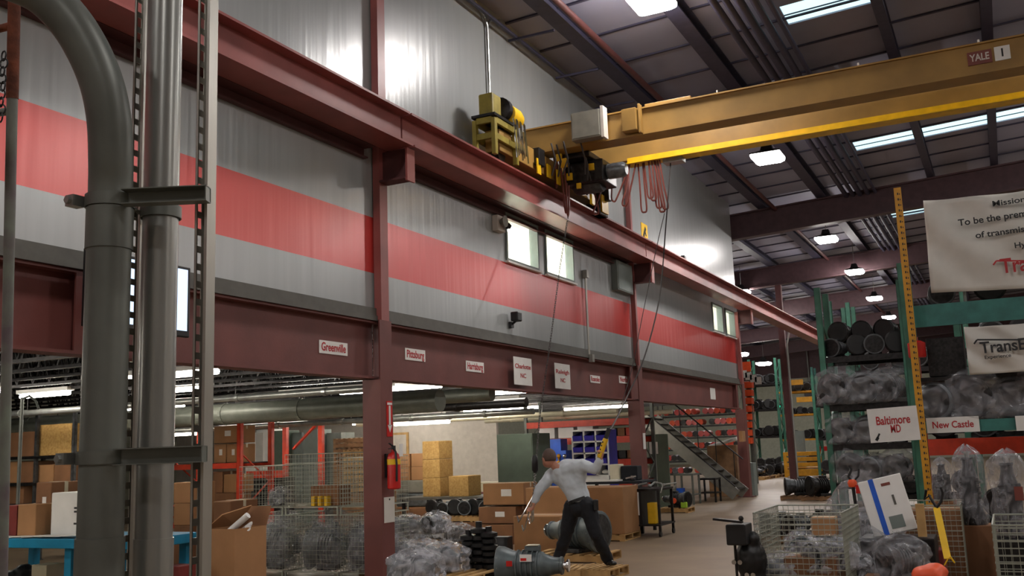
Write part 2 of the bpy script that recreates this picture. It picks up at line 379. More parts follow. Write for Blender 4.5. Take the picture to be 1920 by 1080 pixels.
# ---- runway beam, in lengths
def ib(mb, p0, p1, hw, h, t=.025, up=Vector((0, 0, 1))):
    a, b = Vector(p0), Vector(p1)
    mb.bar(a + Vector((0, 0, t / 2)), b + Vector((0, 0, t / 2)), hw * 2, t); mb.bar(a + Vector((0, 0, h / 2)), b + Vector((0, 0, h / 2)), .03, h - t * 2)
    mb.bar(a + Vector((0, 0, h - t / 2)), b + Vector((0, 0, h - t / 2)), hw * 2, t)
def rwz(y): return 5.9 - (y - 7) * .014 if y < 32 else 5.55
rw = [(-7.9, 10.86), (10.9, 21.03), (21.07, 30.78), (30.82, 48)]
for i, (a, b) in enumerate(rw):
    za, zb = (5.745, 5.745) if i == 0 else (5.745, 5.745)
    g = thing('runway_beam', ['red crane runway beam, length in front of the red stripe nearest the camera', 'red crane runway beam length under the hoist cluster', 'red crane runway beam length beyond the yellow sign', 'red crane runway beam length running on past the end of the wall'][i], 'beam', (-6.93, (a + b) / 2, 5.745), 'crane runway beam lengths')
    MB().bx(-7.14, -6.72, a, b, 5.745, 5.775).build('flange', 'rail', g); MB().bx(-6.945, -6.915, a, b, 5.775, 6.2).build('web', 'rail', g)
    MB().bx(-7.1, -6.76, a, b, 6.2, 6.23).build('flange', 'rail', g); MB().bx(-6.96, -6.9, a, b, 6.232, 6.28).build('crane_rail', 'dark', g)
mb = MB().bx(-7.345, -7.335, 11.1, 20.8, 5.6, 6.0).bx(-7.335, -7.15, 11.1, 20.8, 5.74, 5.76).bx(-7.335, -7.27, 11.1, 20.8, 5.6, 5.62)  # channel's dark tone also stands for the shadow between runway beam and wall
tag(mb.build('steel_channel', 'maroon_d'), 'dark steel channel with shadow tone behind the runway beam above the near windows', 'channel')
mb = MB().bx(-7.345, -7.335, 1, 10.6, 5.6, 6.0).bx(-7.335, -7.15, 1, 10.6, 5.74, 5.76).bx(-7.335, -7.27, 1, 10.6, 5.6, 5.62)
tag(mb.build('steel_channel', 'maroon_d'), 'dark steel channel with shadow tone behind the runway beam left of the extinguisher column', 'channel')
c = thing('steel_column', 'maroon steel column standing alone beyond the end of the wall', 'column', at(1480, 800, y=42).xy.to_3d())
cx = c.location.x
MB().bx(cx - .12, cx + .12, 41.9, 42.14, 0, 8.2).build('shaft', 'maroon_d', c); MB().bx(cx - .2, cx + .2, 41.8, 42.24, 0, .03).build('base_plate', 'maroon_d', c)
MB().tube([(cx + .2, 41.88, .1), (cx + .2, 41.88, 5.6), (cx + .35, 41.88, 6.2)], .04, 8).build('conduit', 'galv', c, smooth=True)

# ================================================================ LAMPS
def make_highbay():
    r = thing('high_bay_lamp', '', 'lamp', (0, 0, 0))
    q = Matrix.Rotation(R(45), 4, 'Z')
    MB().lathe([(.5, .14), (.5, .17), (.2, .26), (.14, .42)], 4, q).build('housing', 'dark', r, world=False, bevel=.01)
    MB().lathe([(.36, 0), (.47, .06), (.49, .138)], 4, q).build('lens', 'lamp', r, world=False, bevel=.02)
    MB().tube([(0, 0, .42), (0, 0, 1.25)], .012, 6).build('hanger', 'galv', r, world=False)
    return r
hb = make_highbay()
LZ = 8.82
row = [at(p[0], p[1], z=LZ if p[1] < 20 else 8.15) for p in [(1222, 14), (1440, 303), (1550, 454), (1603, 514), (1640, 563), (1667, 598)]]
for i, p in enumerate(row):
    place(hb, p, 0, 'bright square lamp, %s from the camera in the row above the crane' % ORD[i], 'high bay lamps above the aisle')
for i, (px, py) in enumerate([(1390, 552), (1458, 592), (1513, 622)]):
    place(hb, at(px, py, z=7.9), 0, 'bright square lamp beyond the end of the grey wall, %s of three' % ORD[i], 'lamps beyond the wall end')
for i, (px, py, y) in enumerate([(1388, 668, 60), (1432, 685, 66)]):
    o = place(hb, at(px, py, y=y), 0, ['low bright lamp just right of the wall corner, far away', 'low bright lamp near the far wall, to the left of the lone column'][i], 'low far lamps', 1.3)
    MB().tube([(0, 0, 1.2), (0, 0, (8.7 - o.location.z) / 1.3)], .012, 6).build('suspension_rod', 'galv', o, world=False)
for i, (x, y) in enumerate([(-4.6, 4.4), (-4.4, -6.5), (4.2, -6.5), (4.2, 4.4), (4.2, 15.5), (4.2, 26.5), (4.2, 37.5), (12, 4.4), (12, 15.5), (12, 26.5)]):
    place(hb, (x, y, LZ), 0, 'bright square lamp outside the photographed view, above the hall', 'high bay lamps out of view')
E2=1
def tube_lamp(pos, length, ax, label, group=None):
    r = thing('fluorescent_lamp', label, 'lamp', pos, group)
    h = length / 2
    if ax == 'x':
        MB().bx(-h, h, -.07, .07, .04, .1).build('housing', 'white', r, world=False); MB().tube([(-h + .03, 0, 0), (h - .03, 0, 0)], .035, 8).build('tube', 'tubeE', r, world=False, smooth=True)
    else:
        MB().bx(-.07, .07, -h, h, .04, .1).build('housing', 'white', r, world=False); MB().tube([(0, -h + .03, 0), (0, h - .03, 0)], .035, 8).build('tube', 'tubeE', r, world=False, smooth=True)
    for u in (-h * .7, h * .7): MB().tube([(u, 0, .1), (u, 0, 3.44 - pos[2])], .006, 5).build('hanger_rod', 'dark', r, world=False)
    return r
for i, (px0, px1, py, y) in enumerate([(738, 845, 796, 19), (660, 735, 795, 21), (672, 700, 716, 15), (740, 812, 722, 15), (890, 1000, 734, 18), (60, 110, 719, 11), (330, 358, 695, 12), (430, 470, 737, 17), (505, 545, 738, 17), (330, 350, 815, 18)]):
    a, b = at(px0, py, y=y), at(px1, py, y=y)
    z = a.z if i == 0 else min(max(a.z, 2.3), 2.84)
    tube_lamp(((a.x + b.x) / 2, y, z), max(1.2, b.x - a.x), 'x', 'fluorescent lamp hung under the mezzanine, %s' % ['long bright one above the stacked straw-coloured boxes', 'seen just left of the extinguisher column above the pallets', 'glimpsed between joists left of the extinguisher column', 'glimpsed between joists right of the extinguisher column', 'glimpsed between joists under the two big white signs', 'glimpsed at the far left beside the bent conduit', 'glimpsed between the two slotted struts', 'above the orange rack, left one of a pair', 'above the orange rack, right one of a pair', 'low between the two slotted struts'][i], 'fluorescent lamps under the mezzanine')
for i, (x, y) in enumerate([(-11, 6.2), (-15, 6.2), (-11, 20.2), (-16, 15), (-10.5, 27), (-10.5, 14.2), (-14, 27), (-9.6, 3.4), (-9.6, -1.4), (-14, 9.5), (-10, 9.5), (-14, 18), (-17.5, 22.4), (-13, -1.4), (-12.5, 24.5), (-16.5, 26.2), (-18.5, 28.4), (-14.5, 21.5)]):  # unseen tubes added to brighten the storage under the mezzanine
    tube_lamp((x, y, 2.8), 2.4, 'x', 'added fluorescent lamp out of sight between the mezzanine joists, brightening the storage', 'added fill lamps between the joists')

# ================================================================ CRANE
br = thing('bridge_crane', 'yellow overhead bridge crane spanning the hall on the red runway', 'crane', (-6.93, 16, 6.28))
mb = MB()
for y0, y1, z0, z1 in ((15.4, 15.75, 6.88, 7.3), (16.85, 17.2, 6.92, 7.45)):
    mb = MB().bx(-7.25 if y0 < 16 else -6.95, 15.5, y0, y1, z0, z1).bx(-7.2 if y0 < 16 else -6.9, 15.5, y0 - .04, y1 + .04, z1, z1 + .025).bx(-6.9, 15.5, y0 - .03, y1 + .03, z0 - .03, z0)
    mb.build('girder', 'mustard', br)
mb = MB().bx(-5.75, 15.5, 16.72, 16.84, 6.78, 6.9).bx(-5.75, 15.5, 16.6, 16.9, 6.76, 6.78); mb.build('festoon_rail', 'yellow', br)
MB().bx(-7.06, -6.8, 13.6, 18.1, 6.42, 6.78).build('end_truck', 'mustard', br, bevel=.01)
for y in (13.8, 17.9): MB().lathe([(.14, -.06), (.14, .06)], 18, Matrix.Translation((-6.93, y, 6.43)) @ Matrix.Rotation(R(90), 4, 'Y')).build('wheel', 'dark', br)
MB().bx(-7.02, -6.72, 17.75, 18.2, 6.2, 6.72).bx(-6.95, -6.6, 17.95, 18.12, 6.5, 6.9).build('buffer', 'black', br, bevel=.02)
MB().bx(-6.72, -6.69, 17.8, 18.15, 6.25, 6.6).bx(-6.75, -6.7, 17.3, 17.45, 6.3, 6.5).build('hazard_plate', 'yellow', br)
a, b = at(1072, 216, y=15.2), at(1130, 256, y=15.2)
pb = MB().bx(a.x, b.x, 15.14, 15.34, b.z, a.z).build('control_box', 'panelbox', br, bevel=.01)
MB().bx(a.x + .03, b.x - .03, 15.125, 15.14, b.z + .03, a.z).build('box_door', 'panelbox', pb)
MB().bx(b.x, b.x + .05, 15.14, 15.34, b.z - .02, a.z + .05).build('end_bracket', 'cream', br)
a, b = at(1168, 212, y=15.3), at(1197, 245, y=15.3)
MB().bx(a.x, b.x, 15.2, 15.38, b.z, a.z + .03).bx(b.x + .02, b.x + .06, 15.25, 15.38, b.z - .05, a.z + .1).bx(b.x + .1, b.x + .9, 15.4, 15.6, 7.325, 7.38).build('junction_box', 'mustard', br, bevel=.008)
for px in (1343 + 0, 1612, 1843): 
    p = at(px, 150, y=15.6); MB().tube([(p.x, 15.6, 7.32), (p.x, 15.6, 7.45)], .015, 6).build('rail_lug', 'cream', br)
a, b = at(1812, 95, y=15.39), at(1862, 122, y=15.39)
MB().bx(a.x, b.x, 15.38, 15.398, 7.0, 7.2).build('maker_plate', 'cable', br)
text('YALE', .15, ((a.x + b.x) / 2, 15.377, 7.1), 'cream', br, FY, width=(b.x - a.x) * .8)
a, b = at(1863, 88, y=15.39), at(1896, 112, y=15.39)
MB().bx(a.x, b.x, 15.38, 15.398, 7.0, 7.21).build('number_plate', 'white', br)
text('1', .17, ((a.x + b.x) / 2, 15.377, 7.105), 'blktxt', br, FY)
a = at(1268, 290, y=16.8)
MB().bx(a.x - .22, a.x + .14, 16.66, 16.9, 6.68, 6.8).build('cord_trolley', 'galv', br, bevel=.01)
# hoist on the runway end
h = thing('chain_hoist', 'yellow hoist frame with motor standing on the near end of the crane end truck', 'hoist', (-6.93, 14.0, 6.3))
def hz(px, py, y=13.8): p = at(px, py, x=-6.8); return p
mb = MB()
for y in (13.35, 14.1):
    for x in (-7.1, -6.76): mb.bx(x - .035, x + .035, y - .045, y + .045, 6.285, 6.88)
for z in (6.6, 6.86):
    for x in (-7.1, -6.76): mb.bx(x - .025, x + .025, 13.4, 14.06, z - .05, z + .05)
    for y in (13.35, 14.1): mb.bx(-7.065, -6.795, y - .03, y + .03, z - .05, z + .05)
mb.build('frame', 'olive', h, bevel=.006)
MB().bx(-7.14, -6.72, 13.3, 14.16, 6.915, 6.96).build('drive_base', 'dark', h)
MB().bx(-7.06, -6.8, 13.4, 13.72, 6.96, 7.34).build('gear_case', 'olive', h, bevel=.03)
MB().lathe([(.12, 0), (.2, .03), (.2, .14), (.12, .18)], 16, Matrix.Translation((-6.86, 13.72, 7.16)) @ Matrix.Rotation(R(-90), 4, 'X')).build('brake', 'dark', h, smooth=True)
MB().lathe([(.14, 0), (.17, .02), (.17, .3), (.14, .42), (.05, .47)], 18, Matrix.Translation((-6.82, 13.9, 7.12)) @ Matrix.Rotation(R(-90), 4, 'X')).build('motor', 'yellow', h, smooth=True)
mb = MB()
for k in range(7): mb.bar((-6.66 + .02 * (k % 2), 13.85 + .07 * k, 7.0), (-6.64, 13.9 + .07 * k, 6.35 + .05 * (k % 3)), .02)
mb.build('load_chain', 'chrome', h)
MB().bx(-6.9, -6.7, 14.9, 15.15, 6.5, 6.8).build('limit_switch', 'black', h, bevel=.01)
# second hoist drive: crowded machinery hanging under the near girder beside the runway
h2 = thing('wire_rope_hoist', 'dark hoist trolley with yellow plates hanging between the crane girders above the windows', 'hoist', (-6.4, 16.2, 6.3))
mb = MB().bx(-6.7, -5.95, 15.95, 16.65, 6.35, 6.75).bx(-6.6, -6.1, 15.7, 16.8, 6.75, 6.86); mb.build('trolley_frame', 'dark', h2, bevel=.02)
MB().lathe([(.2, 0), (.22, .03), (.22, .5), (.2, .53)], 18, Matrix.Translation((-6.62, 16.3, 6.45)) @ Matrix.Rotation(R(90), 4, 'Y')).build('drum', 'iron', h2, smooth=True)
MB().lathe([(.12, 0), (.14, .02), (.14, .3), (.1, .36)], 16, Matrix.Translation((-5.95, 16.2, 6.55)) @ Matrix.Rotation(R(90), 4, 'Y')).build('motor', 'iron_l', h2, smooth=True)
mb = MB()
for (x, y, z, s) in ((-6.62, 15.9, 6.42, .13), (-6.62, 15.65, 6.6, .16), (-6.45, 15.93, 6.25, .1), (-6.2, 15.93, 6.55, .12), (-6.55, 15.3, 6.62, .12)): mb.bx(x, x + s * .8, y - .02, y + .02, z, z + s)
mb.build('yellow_plate', 'yellow', h2)
mb = MB()
for k in range(5): mb.bx(-6.74, -6.72, 14.85 + k * .42, 15.0 + k * .42, 6.33 + .03 * (k % 2), 6.6)
mb.build('hazard_plate', 'yellow', h2)
mb = MB()
for k in range(12):
    x = -6.6 + random.random() * .6; y = 15.0 + random.random() * 2
    mb.tube([(x, y, 6.9), (x + .05, y + .05, 6.6), (x + random.uniform(-.1, .1), y + .1, 6.35)], .016, 6)
mb.build('wiring', 'cord', h2, smooth=True)
# cable loops
def loop(name, pts, r, m, label, cat, group=None, n=6):
    P = [Vector(p) for p in pts]; out = []
    for i in range(len(P) - 1):          # catmull rom
        p0, p1, p2, p3 = P[max(i - 1, 0)], P[i], P[i + 1], P[min(i + 2, len(P) - 1)]
        for s in range(6):
            t = s / 6; out.append(.5 * ((2 * p1) + (p2 - p0) * t + (2 * p0 - 5 * p1 + 4 * p2 - p3) * t * t + (3 * p1 - p0 - 3 * p2 + p3) * t ** 3))
    out.append(P[-1]); o = MB().tube(out, r, n).build(name, m, smooth=True)
    return tag(o, label, cat, group)
fest = [(1118, 300, 1150, 403, 1170, 296), (1172, 295, 1182, 388, 1190, 292), (1190, 292, 1208, 399, 1213, 290), (1213, 290, 1226, 376, 1229, 288), (1229, 288, 1238, 391, 1238, 287), (1238, 287, 1247, 396, 1245, 286), (1240, 287, 1252, 380, 1256, 286)]
fest = [(1134, 309, 1118, 402, 1108, 322)] + [(a_, b_, c_, d_, e_, f_) for a_, b_, c_, d_, e_, f_ in fest[0:0]] + [(1145, 308, 1152, 378, 1180, 300), (1180, 302, 1172, 386, 1192, 302), (1196, 300, 1208, 398, 1205, 300), (1207, 300, 1220, 372, 1216, 298), (1216, 298, 1226, 376, 1222, 297), (1222, 297, 1236, 390, 1228, 296), (1228, 296, 1242, 397, 1232, 296), (1226, 297, 1248, 392, 1236, 295)]
for i, (x0, y0, x1, y1, x2, y2) in enumerate(fest):
    y = 16.72 - .02 * (i % 3)
    a, b, c_ = at(x0, y0, y=y), at(x1, y1, y=y), at(x2, y2, y=y); a.z = c_.z = 6.77
    w_ = .05
    loop('festoon_cable', [a, (a + b) / 2 + Vector((-w_ * .4, 0, -.05)), b + Vector((-w_, 0, .06)), b, b + Vector((w_, 0, .06)), (c_ + b) / 2 + Vector((w_ * .4, 0, 0)), c_], .017, 'cable',
         'reddish flat cable loop hanging from the yellow rail under the crane, %s from the left' % ORD[i], 'cable', 'festoon cable loops on the right')
for i, (x0, x1, yb) in enumerate([(1008, 1012, 395), (1016, 1012, 375), (1035, 1042, 350), (1044, 1060, 395), (1052, 1064, 400), (1028, 1022, 340)]):
    a, b = at(x0, 272, y=15.8), at(x1, yb, y=15.8)
    if b.x > -6.35: pass
    loop('festoon_cable', [a, a.lerp(b, .5) + Vector((.02, 0, 0)), b, b + Vector((.03, 0, .06)), b + Vector((.05, 0, .5))], .018, 'cable', 'reddish cable hanging beside the hoist above the upper windows, %s from the left' % ORD[i], 'cable', 'cables hanging beside the hoist')
# load chain, its hooks and the pendant cords
PD = 13.3
top = at(1066, 400, y=16.2); bot = at(1000, 930, d=PD)
mid = [at(1050, 500, y=15.6), at(1034, 625, y=14.8), at(1012, 780, y=14.0)]
ch = thing('load_chain', 'long dark lifting chain with hooks pulled down by the man in the grey shirt', 'chain', (bot.x, bot.y, bot.z - .3))
Pp = [top] + mid + [bot]; mb = MB(); seg = []
for i in range(4):
    for s in range(30): seg.append(Pp[i].lerp(Pp[i + 1], s / 30))
seg.append(bot)
for i in range(len(seg) - 1):
    d = seg[i + 1] - seg[i]; off = Vector((.011, 0, 0)) if i % 2 else Vector((0, .011, 0))
    mb.bar(seg[i] - d * .15 + off, seg[i + 1] + d * .15 + off, .006); mb.bar(seg[i] - d * .15 - off, seg[i + 1] + d * .15 - off, .006)
mb.build('links', 'cord', ch)
q = at(1003, 870, d=PD); MB().lathe([(.02, -.12), (.045, -.08), (.045, .08), (.02, .12)], 10, Matrix.Translation(q)).build('chain_stop', 'black', ch, smooth=True)
mb = MB()
for i, (px, py, qx, qy) in enumerate([(1000, 930, 975, 975), (1000, 930, 996, 978), (998, 935, 984, 992), (1000, 935, 1000, 975)]):
    a, b = at(px, py, d=PD), at(qx, qy, d=PD); b2 = b + Vector((-.05, .02, .05)); b3 = b + Vector((-.02, 0, -.03))
    mb.tube([a, a.lerp(b, .6), b, b3, b2], .011, 6)
mb.build('hook', 'chrome', ch, smooth=True)
mb = MB()
for k in range(14):
    t = k / 14; a, b = at(1003 + 3 * math.sin(k), 880 + 5 * k, d=PD), at(1003 - 3 * math.sin(k), 884 + 5 * k, d=PD)
    mb.bar(a, b, .022, .012)
mb.build('sling_links', 'galv', ch)
pend = at(1130, 840, d=12.9)
pt = thing('crane_pendant', 'yellow crane pendant control held up in the right hand of the man', 'control', (pend.x, pend.y, pend.z - .15))
a, b = at(1136, 822, d=12.9), at(1124, 858, d=12.9)
MB().bar(a, b, .075, .06).build('body', 'yellow', pt, bevel=.015)
MB().bar(a, a + (a - b).normalized() * .14, .05, .045).build('cord_grip', 'black', pt)
mb = MB(); ax = (b - a).normalized(); sd = Vector((-.35, -.93, 0))
for k in range(4): MB().ball(a + ax * (.05 + k * .05) + sd * .037, .012, 8, 5).build('push_button', 'black', pt, smooth=True)
a0 = at(1258, 296, y=16.78)
loop('pendant_cord', [a0, at(1248, 430, y=16.3), at(1236, 560, y=15.6), at(1208, 670, y=14.8), at(1175, 745, y=14), at(1148, 800, d=13.2), a + (a - b).normalized() * .14], .012, 'cord', 'dark control cord curving from the crane rail down to the yellow pendant', 'cord')
loop('strain_cable', [at(1246, 400, y=16.7), at(1232, 460, y=16.4), at(1205, 590, y=15.9), at(1185, 690, y=15.5), at(1160, 775, y=15)], .007, 'cord', 'thin straight cable left of the control cord, crossing the red stripe', 'cord')

# ================================================================ THINGS ON THE WALL
def wallpt(px, py, x=XF): return at(px, py, x=x)
p = wallpt(912, 150); y = p.y
o = MB().tube([(XF + .05, y, 6.75), (XF + .05, y, 8.9), (XF + .05, y - .12, 9.05), (XF + .05, y - .5, 9.22)], .022, 8).tube([(XF + .05, y, 8.9), (XF + .05, y + .12, 9.05), (XF + .05, y + .5, 9.22)], .022, 8).build('wall_conduit', 'galv', smooth=True)
tag(o, 'vertical metal conduit on the upper grey wall forking in two below the roof', 'conduit')
y = 18.25
o = MB().tube([(XF + .05, y, 3.4), (XF + .05, y, 5.05)], .025, 8).bx(XF + .01, XF + .11, y - .06, y + .06, 5.05, 5.2).bx(XF + .06, XF + .14, y - .05, y + .06, 3.35, 3.5).build('wall_conduit', 'galv_l', smooth=True)
tag(o, 'short vertical conduit crossing the red stripe right of the near windows', 'conduit')
t_ = thing('alarm_horn', 'small cream alarm horn box on the grey wall left of the near windows', 'alarm', (XF, 14.45, 5.4))
MB().bx(XF, XF + .12, 14.3, 14.58, 5.3, 5.57).build('body', 'cream', t_, bevel=.015); MB().lathe([(.03, 0), (.1, .1)], 14, Matrix.Translation((XF + .12, 14.38, 5.45)) @ Matrix.Rotation(R(90), 4, 'Y')).build('horn', 'panelbox', t_, smooth=True)
MB().lathe([(.04, 0), (.06, .05), (.02, .1)], 10, Matrix.Translation((XF + .2, 14.52, 5.35))).build('beacon', 'dark', t_, smooth=True)
t_ = thing('security_camera', 'small black camera on the lower grey wall below the red stripe', 'camera', (XF, 14.85, 3.75))
MB().bx(XF, XF + .05, 14.8, 14.9, 3.72, 3.82).bar((XF + .04, 14.85, 3.78), (XF + .16, 14.85, 3.86), .03).build('mount', 'black', t_); MB().bx(XF + .06, XF + .2, 14.75, 14.93, 3.82, 3.98).build('camera_body', 'black', t_, bevel=.02)
t_ = thing('electrical_panel', 'grey-green electrical panel on the wall beside the farther column under the runway', 'electrical panel', (XF, 20.6, 5.15))
MB().bx(XF, XF + .14, 19.9, 20.88, 5.02, 5.68).build('cabinet', 'elec', t_, bevel=.01); MB().bx(XF + .14, XF + .15, 19.94, 20.84, 5.05, 5.65).build('door', 'elec', t_)
t_ = thing('warning_sign', 'yellow warning sign on the upper grey wall above the runway beam', 'sign', (XF, 22.3, 6.55))
MB().bx(XF, XF + .012, 22.1, 22.55, 6.55, 6.95).build('plate', 'yellow', t_)
MB().bar((XF + .014, 22.22, 6.62), (XF + .014, 22.4, 6.86), .006, .09).bar((XF + .014, 22.42, 6.66), (XF + .014, 22.34, 6.78), .006, .05).build('symbol', 'blktxt', t_)
tag(MB().bx(XF, XF + .1, 25.3, 25.5, 6.5, 6.65).build('wall_bracket', 'black'), 'tiny black bracket on the upper wall right of the yellow sign', 'bracket')
# signs on the girder
gf = gx + .012
def girder_sign(px0, py0, px1, py1, lines, label, x=gf, tcol='redtxt', lh=None):
    a, b = at(px0, py0, x=x), at(px1, py1, x=x); zc = (a.z + b.z) / 2
    top_ = at(px1, py0 + (py1 - py0) * .12, x=x).z
    y0, y1 = a.y, b.y; zt = a.z; zb = at(px0, py0 + (py1 - py0) * .82, x=x).z
    s = thing('destination_sign', label, 'sign', (x, (y0 + y1) / 2, zb), None)
    MB().bx(x, x + .006, y0, y1, zb, zt).build('board', 'white', s)
    n = len(lines); H = zt - zb
    for i, l in enumerate(lines):
        sz = lh * H * 1.12 if lh else H * .62
        text(l, sz, (x + .008, (y0 + y1) / 2, zb + H * ((n - i) / (n + 1.0))), tcol, s, FX, width=(y1 - y0) * (.86 if len(l) > 3 else .3), spin=0, depth=.001)
    return s
girder_sign(598, 637, 651, 667, ['Greenville'], 'white sign with red lettering Greenville on the maroon girder left of the extinguisher column', lh=.8)
girder_sign(759, 652, 797, 679, ['Pittsburg'], 'white sign with red lettering Pittsburg on the girder just right of the extinguisher column', lh=.8)
girder_sign(873, 676, 907, 700, ['Harrisburg'], 'white sign with red lettering Harrisburg on the girder, third from the left', lh=.8)
girder_sign(962, 668, 998, 732, ['Charlotte', 'NC'], 'tall white Charlotte NC sign with red letters on the girder, larger of two', x=gf + .11, lh=.2)
girder_sign(1039, 680, 1070, 738, ['Raleigh', 'NC'], 'tall white sign with two red lines on the girder, smaller of the two tall ones', x=gf + .11, lh=.2)
girder_sign(1106, 703, 1125, 720, ['Roanoke'], 'tiny white sign with red letters on the girder right of the tall signs', lh=.8)
girder_sign(1160, 704, 1181, 721, ['Norfolk'], 'tiny white sign on the girder just left of the workbench column', lh=.8)
girder_sign(1331, 727, 1342, 753, [], 'small plain white notice on the farthest girder')
# extinguisher with its sign and plate on the column
XC_ = -7.22
t_ = thing('fire_extinguisher', 'red fire extinguisher hung on the maroon column', 'fire extinguisher', (XC_ + .12, 10.84, 1.25))
ex, ey = XC_ + .12, 10.84
MB().lathe([(.07, 1.25), (.085, 1.265), (.085, 1.64), (.07, 1.69), (.03, 1.72), (.03, 1.75)], 20, Matrix.Translation((ex, ey, 0))).build('cylinder', 'redstrip', t_, smooth=True)
MB().lathe([(.0865, 1.56), (.0865, 1.63)], 20, Matrix.Translation((ex, ey, 0)), cap=False).build('label_band', 'yellow', t_, smooth=True)
MB().bx(ex - .02, ex + .02, ey - .02, ey + .02, 1.75, 1.8).bar((ex, ey, 1.79), (ex + .02, ey - .13, 1.83), .02, .012).bar((ex, ey, 1.77), (ex + .01, ey - .12, 1.76), .02, .01).build('valve', 'black', t_)
MB().tube([(ex, ey, 1.76), (ex + .07, ey - .06, 1.72), (ex + .09, ey - .07, 1.55), (ex + .08, ey - .06, 1.35)], .014, 8).build('hose', 'black', t_, smooth=True)
MB().bx(ex + .087, ex + .09, ey + .0, ey + .08, 1.66, 1.82).build('inspection_tag', 'white', t_)
MB().bx(XC_, XC_ + .03, ey - .03, ey + .03, 1.4, 1.7).build('bracket', 'black', t_)
t_ = thing('extinguisher_sign', 'narrow red sign with a white downward arrow on the maroon column', 'sign', (XC_ + .005, 11.05, 1.9))
MB().bx(XC_, XC_ + .006, 10.87, 11.0, 1.92, 2.38).build('plate', 'redstrip', t_)
x = XC_ + .008; MB().bx(x, x + .002, 10.915, 10.955, 2.06, 2.32).add([(x, 10.885, 2.07), (x, 10.985, 2.07), (x, 10.935, 1.97), (x + .002, 10.885, 2.07), (x + .002, 10.985, 2.07), (x + .002, 10.935, 1.97)], [(0, 1, 2), (3, 5, 4)]).bx(x, x + .002, 10.88, 10.99, 2.33, 2.36).build('arrow', 'white', t_)
t_ = thing('column_notice', 'grey-white notice plate on the maroon column below the extinguisher', 'sign', (XC_ + .005, 11.05, .82))
MB().bx(XC_, XC_ + .006, 10.78, 11.02, .83, 1.15).build('plate', 'vinyl', t_); MB().lathe([(.012, 0), (.012, .004)], 8, Matrix.Translation((XC_ + .007, 10.9, 1.12)) @ Matrix.Rotation(R(90), 4, 'Y')).build('screw', 'dark', t_)
# monitor
t_ = thing('wall_monitor', 'black framed monitor with lit pale blue screen on the girder behind the conduits', 'monitor', (-6.9, 6.42, 2.85))
MB().bx(-6.95, -6.9, 5.83, 7.04, 2.86, 3.54).build('housing', 'black', t_, bevel=.01); MB().bx(-6.9, -6.897, 5.87, 7.0, 2.92, 3.51).build('screen', 'screen', t_)
MB().bx(-7.33, -6.95, 6.3, 6.4, 3.15, 3.25).build('mount', 'dark', t_)
# pipes and ducts under the mezzanine
for i, (y, z, r, x0, m, lab) in enumerate([(12.9, 2.46, .17, -19, 'duct', 'wide grey duct crossing under the mezzanine above the wire baskets'), (14.6, 2.62, .12, -19, 'duct', 'middle grey duct crossing under the mezzanine behind the widest one'),
        (16.2, 2.36, .055, -19, 'galv', 'thin bright metal pipe under the mezzanine above the orange rack'), (20.5, 2.45, .06, -14.5, 'tube', 'long cream pipe crossing under the mezzanine behind the big signs'),
        (24.5, 2.5, .06, -13, 'tube', 'farther cream pipe crossing under the mezzanine beside the stairs'), (11.4, 2.6, .05, -19, 'galv', 'thin bright pipe under the mezzanine near the blue bench rack'), (18.0, 2.62, .1, -19, 'dark', 'dark pipe crossing under the mezzanine and ending behind the tall signs')]):
    xe = -7.6 if i != 6 else -8.6
    n_ = int((xe - x0) / 1.6); mb = MB().tube([(x0, y, z), (xe, y, z)], r, 14)
    t_ = thing('overhead_pipe', lab, 'pipe', ((x0 + xe) / 2, y, z), None); mb.build('pipe', m, t_, smooth=True)
    for k in range(n_): MB().lathe([(r + .012, -.03), (r + .012, .03)], 14, Matrix.Translation((x0 + .8 + k * 1.6, y, z)) @ Matrix.Rotation(R(90), 4, 'Y')).build('coupling', m, t_)
    for k in range(n_ // 2): MB().tube([(x0 + 1 + k * 3.2, y, z + r), (x0 + 1 + k * 3.2, y, 3.42)], .008, 6).build('hanger_rod', 'dark', t_)

# ================================================================ FOREGROUND CONDUITS
def strut(name, label, px0, px1, d, ang, z0, z1):
    """slotted channel; px at image top and bottom, its slotted face turned left"""
    a, b = at(px0, 0, d=d), at(px1, 1080, d=d); x, y = (a.x + b.x) / 2, (a.y + b.y) / 2
    t_ = thing(name, label, 'strut', (x, y, z0)); t_.rotation_euler = (0, 0, ang)
    s = .0206; mb = MB(); H = z1 - z0; tk = .0025
    mb.bx(-s, s, s - tk, s, 0, H).bx(s - tk, s, -s, s - tk, 0, H).bx(s - .009, s - tk, -s, -s + tk, 0, H).bx(-s, -s + .007, -s, -s + tk, 0, H)
    mb.bx(-s, -s + tk, -s, -.0095, 0, H).bx(-s, -s + tk, .0095, s - tk, 0, H)
    for k in range(int(H / .0508) + 1): mb.bx(-s, -s + tk, -.0095, .0095, k * .0508, min(H, k * .0508 + .019))
    mb.build('channel', 'galv_l', t_, world=False); return t_
sa = strut('slotted_strut', 'slotted metal strut channel between the bent and the straight conduit', 262, 254, 3.0, R(8), 0, 4.6)
sb = strut('slotted_strut', 'slotted metal strut channel right of the straight conduit', 387, 379, 2.8, R(8), 0, 4.6)
a, b = at(307, 0, d=2.95), at(290, 1080, d=2.95); cx_, cy_ = (a.x + b.x) / 2, (a.y + b.y) / 2
c1 = thing('straight_conduit', 'thick straight vertical metal conduit in the foreground', 'conduit', (cx_, cy_, 0))
MB().tube([(cx_, cy_, 0), (cx_, cy_, 5)], .052, 32).build('pipe', 'galv', c1, smooth=True)
z = at(298, 1003, d=2.95).z; MB().tube([(cx_, cy_, z - .3), (cx_, cy_, z)], .0555, 32).build('coupling', 'galv', c1, smooth=True)
D2 = 2.85
